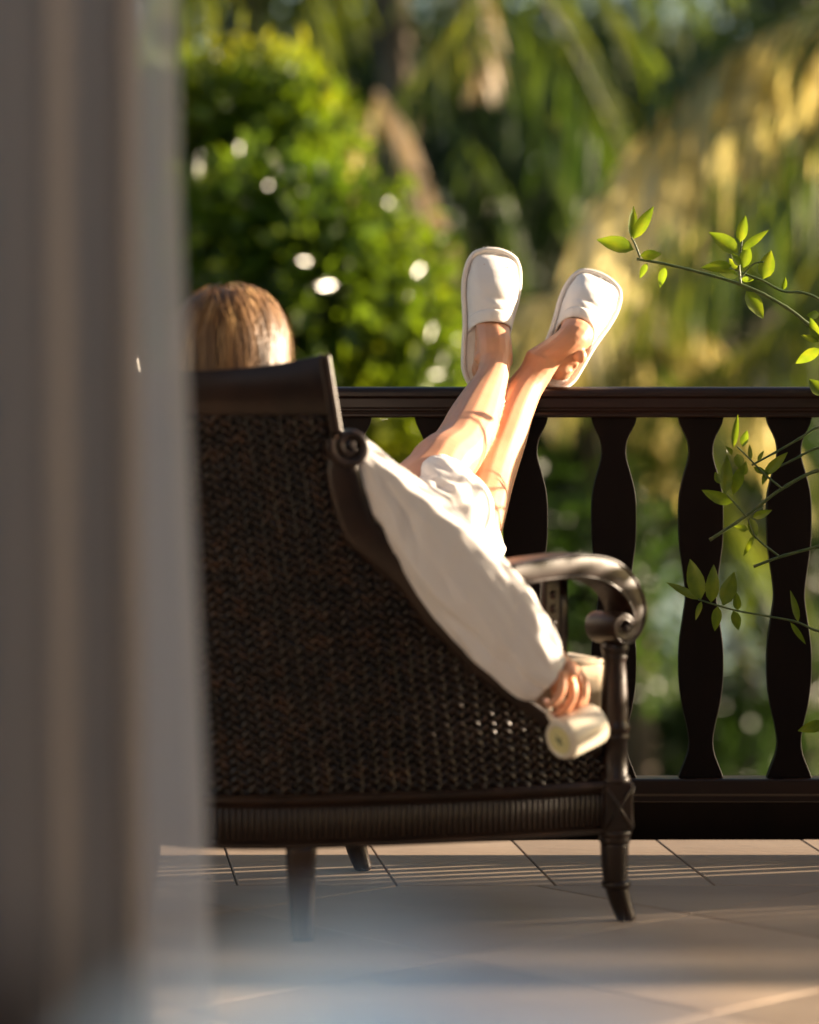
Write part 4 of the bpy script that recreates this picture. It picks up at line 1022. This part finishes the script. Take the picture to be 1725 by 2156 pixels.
palm('palm with golden sunlit fronds arching above the potted shrub twigs', P(1800, 793, 15.7)*np.array((1, 1, 0))+np.array((.5, .4, GZ)), P(1900, 60, 16.1), M['palm'], 22, 12, 2.2, .6, skip=lambda a: math.cos(a-R(180)) > .6,
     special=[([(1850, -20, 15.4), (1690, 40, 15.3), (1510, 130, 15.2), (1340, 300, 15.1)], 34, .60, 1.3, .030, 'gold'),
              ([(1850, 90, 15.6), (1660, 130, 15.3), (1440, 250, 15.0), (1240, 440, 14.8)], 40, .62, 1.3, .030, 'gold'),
              ([(1850, 200, 15.2), (1700, 300, 15.0), (1530, 420, 14.8), (1350, 590, 14.6)], 30, .5, 1.2, .022, 'palm'),
              ([(1850, 50, 15.9), (1700, 10, 15.6), (1520, 60, 15.4), (1380, 180, 15.2)], 36, .6, 1.2, .022, 'palm'),
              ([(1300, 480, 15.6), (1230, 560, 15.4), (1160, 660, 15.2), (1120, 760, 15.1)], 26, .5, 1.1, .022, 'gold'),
              ([(1560, 540, 16.4), (1440, 600, 16.2), (1330, 690, 16.0), (1240, 800, 15.8)], 30, .5, 1.0, .022, 'palm'),
              ([(1850, 420, 16.0), (1740, 560, 15.8), (1620, 690, 15.6), (1480, 780, 15.4)], 30, .5, 1.0, .022, 'palm')])
palm('slender palm with pale yellow fronds sparkling just past the slippers', P(1180, 793, 16.6)*np.array((1, 1, 0))+np.array((0, 0, GZ)), P(1230, 640, 16.6), M['gold'], 31, 9, 1.25, .34)
palm('low palm spreading fronds behind the wooden rail', P(1300, 793, 18)*np.array((1, 1, 0))+np.array((0, 0, GZ)), P(1300, 900, 18), M['palm'], 23, 16, 1.9, .5)
# far trees that close the view
fars = [(-5, 24, 1), (-2.2, 26, 2), (.6, 27, 3), (3.4, 25, 4), (5.4, 28, 5), (-.8, 33, 6), (2.0, 36, 7), (7.5, 34, 8), (-5.5, 34, 9), (-8.5, 28, 10), (4.6, 60, 11), (10, 44, 12), (-1, 62, 13), (12.5, 60, 14)]
desc = ['dark evergreen tree rising behind the glossy bush', 'dense shade tree above the bent dry frond', 'shadowed broadleaf tree behind the slippers', 'dim green tree behind the golden fronds', 'dark tree beyond the golden palm', 'distant dim tree past the dry frond', 'distant tree over the low palm', 'distant tree far beyond the potted shrub', 'distant shadowed tree behind the curtain edge', 'far dark tree standing past the curtain', 'farthest tree across the pool water', 'tree at the right bank of the pool', 'farthest tree left of the pool', 'farthest tree at the right end of the pool']
for (x, y, sd_), ds in zip(fars, desc):
    r_ = np.random.default_rng(100+sd_); bl = []
    for i in range(16):
        z = r_.uniform(-1.6, 8.5); rr = r_.uniform(.9, 1.7)*(1 if z > 0 else .8); a = r_.uniform(0, 2*math.pi); k = r_.uniform(.2, 1.7)
        bl.append((math.cos(a)*k, math.sin(a)*k, z, rr, rr, rr*.8))
    tree('shade_tree', ds, 'tree', x, y, bl, 6500, .26, M['tree'] if y < 30 else M['far'], 200+sd_, .22, 'trees closing off the garden')
# unseen trees added to the right to shade the deeper garden
for i, (x, y) in enumerate([(12.5, 26), (16, 29)]):
    r_ = np.random.default_rng(300+i); bl = []
    for j in range(14):
        a = r_.uniform(0, 2*math.pi); k = r_.uniform(.2, 1.5); bl.append((math.cos(a)*k, math.sin(a)*k, r_.uniform(-.5, 6.5), *([r_.uniform(.8, 1.3)]*3)))
    tree('shade_tree', ['rounded shade tree standing deep in the garden past the golden palm', 'outer shade tree farthest from the golden palm'][i], 'tree', x, y, bl, 3200, .30, M['tree'], 320+i, .2, 'trees to the right of the garden')

# the garden goes on to both sides: copies of the far trees, out to the edges of the grounds
src = [o for o in scene.objects if o.name.startswith('shade_tree') and o.location.y < 40]
for i, (x, y) in enumerate([(-11, 22), (-13, 30), (-16, 38), (-10, 40), (-19, 26), (-22, 36), (-28, 30), (-6, 46), (-14, 52), (-35, 42), (-3, 50), (16, 48), (22, 42), (27, 55), (34, 48), (20, 62)]):
    o = src[i % len(src)]; r2 = o.copy(); col.objects.link(r2); r2.location = (x, y, GZ); r2.rotation_euler = (0, 0, i*1.3); sc_ = .9+.25*random.random(); r2.scale = (sc_, sc_, sc_)
    r2['label'] = 'tall dark tree in the outer garden away from the terrace'; r2['group'] = 'trees in the outer garden'
    for ch in o.children:
        c2 = ch.copy(); col.objects.link(c2); c2.parent = r2
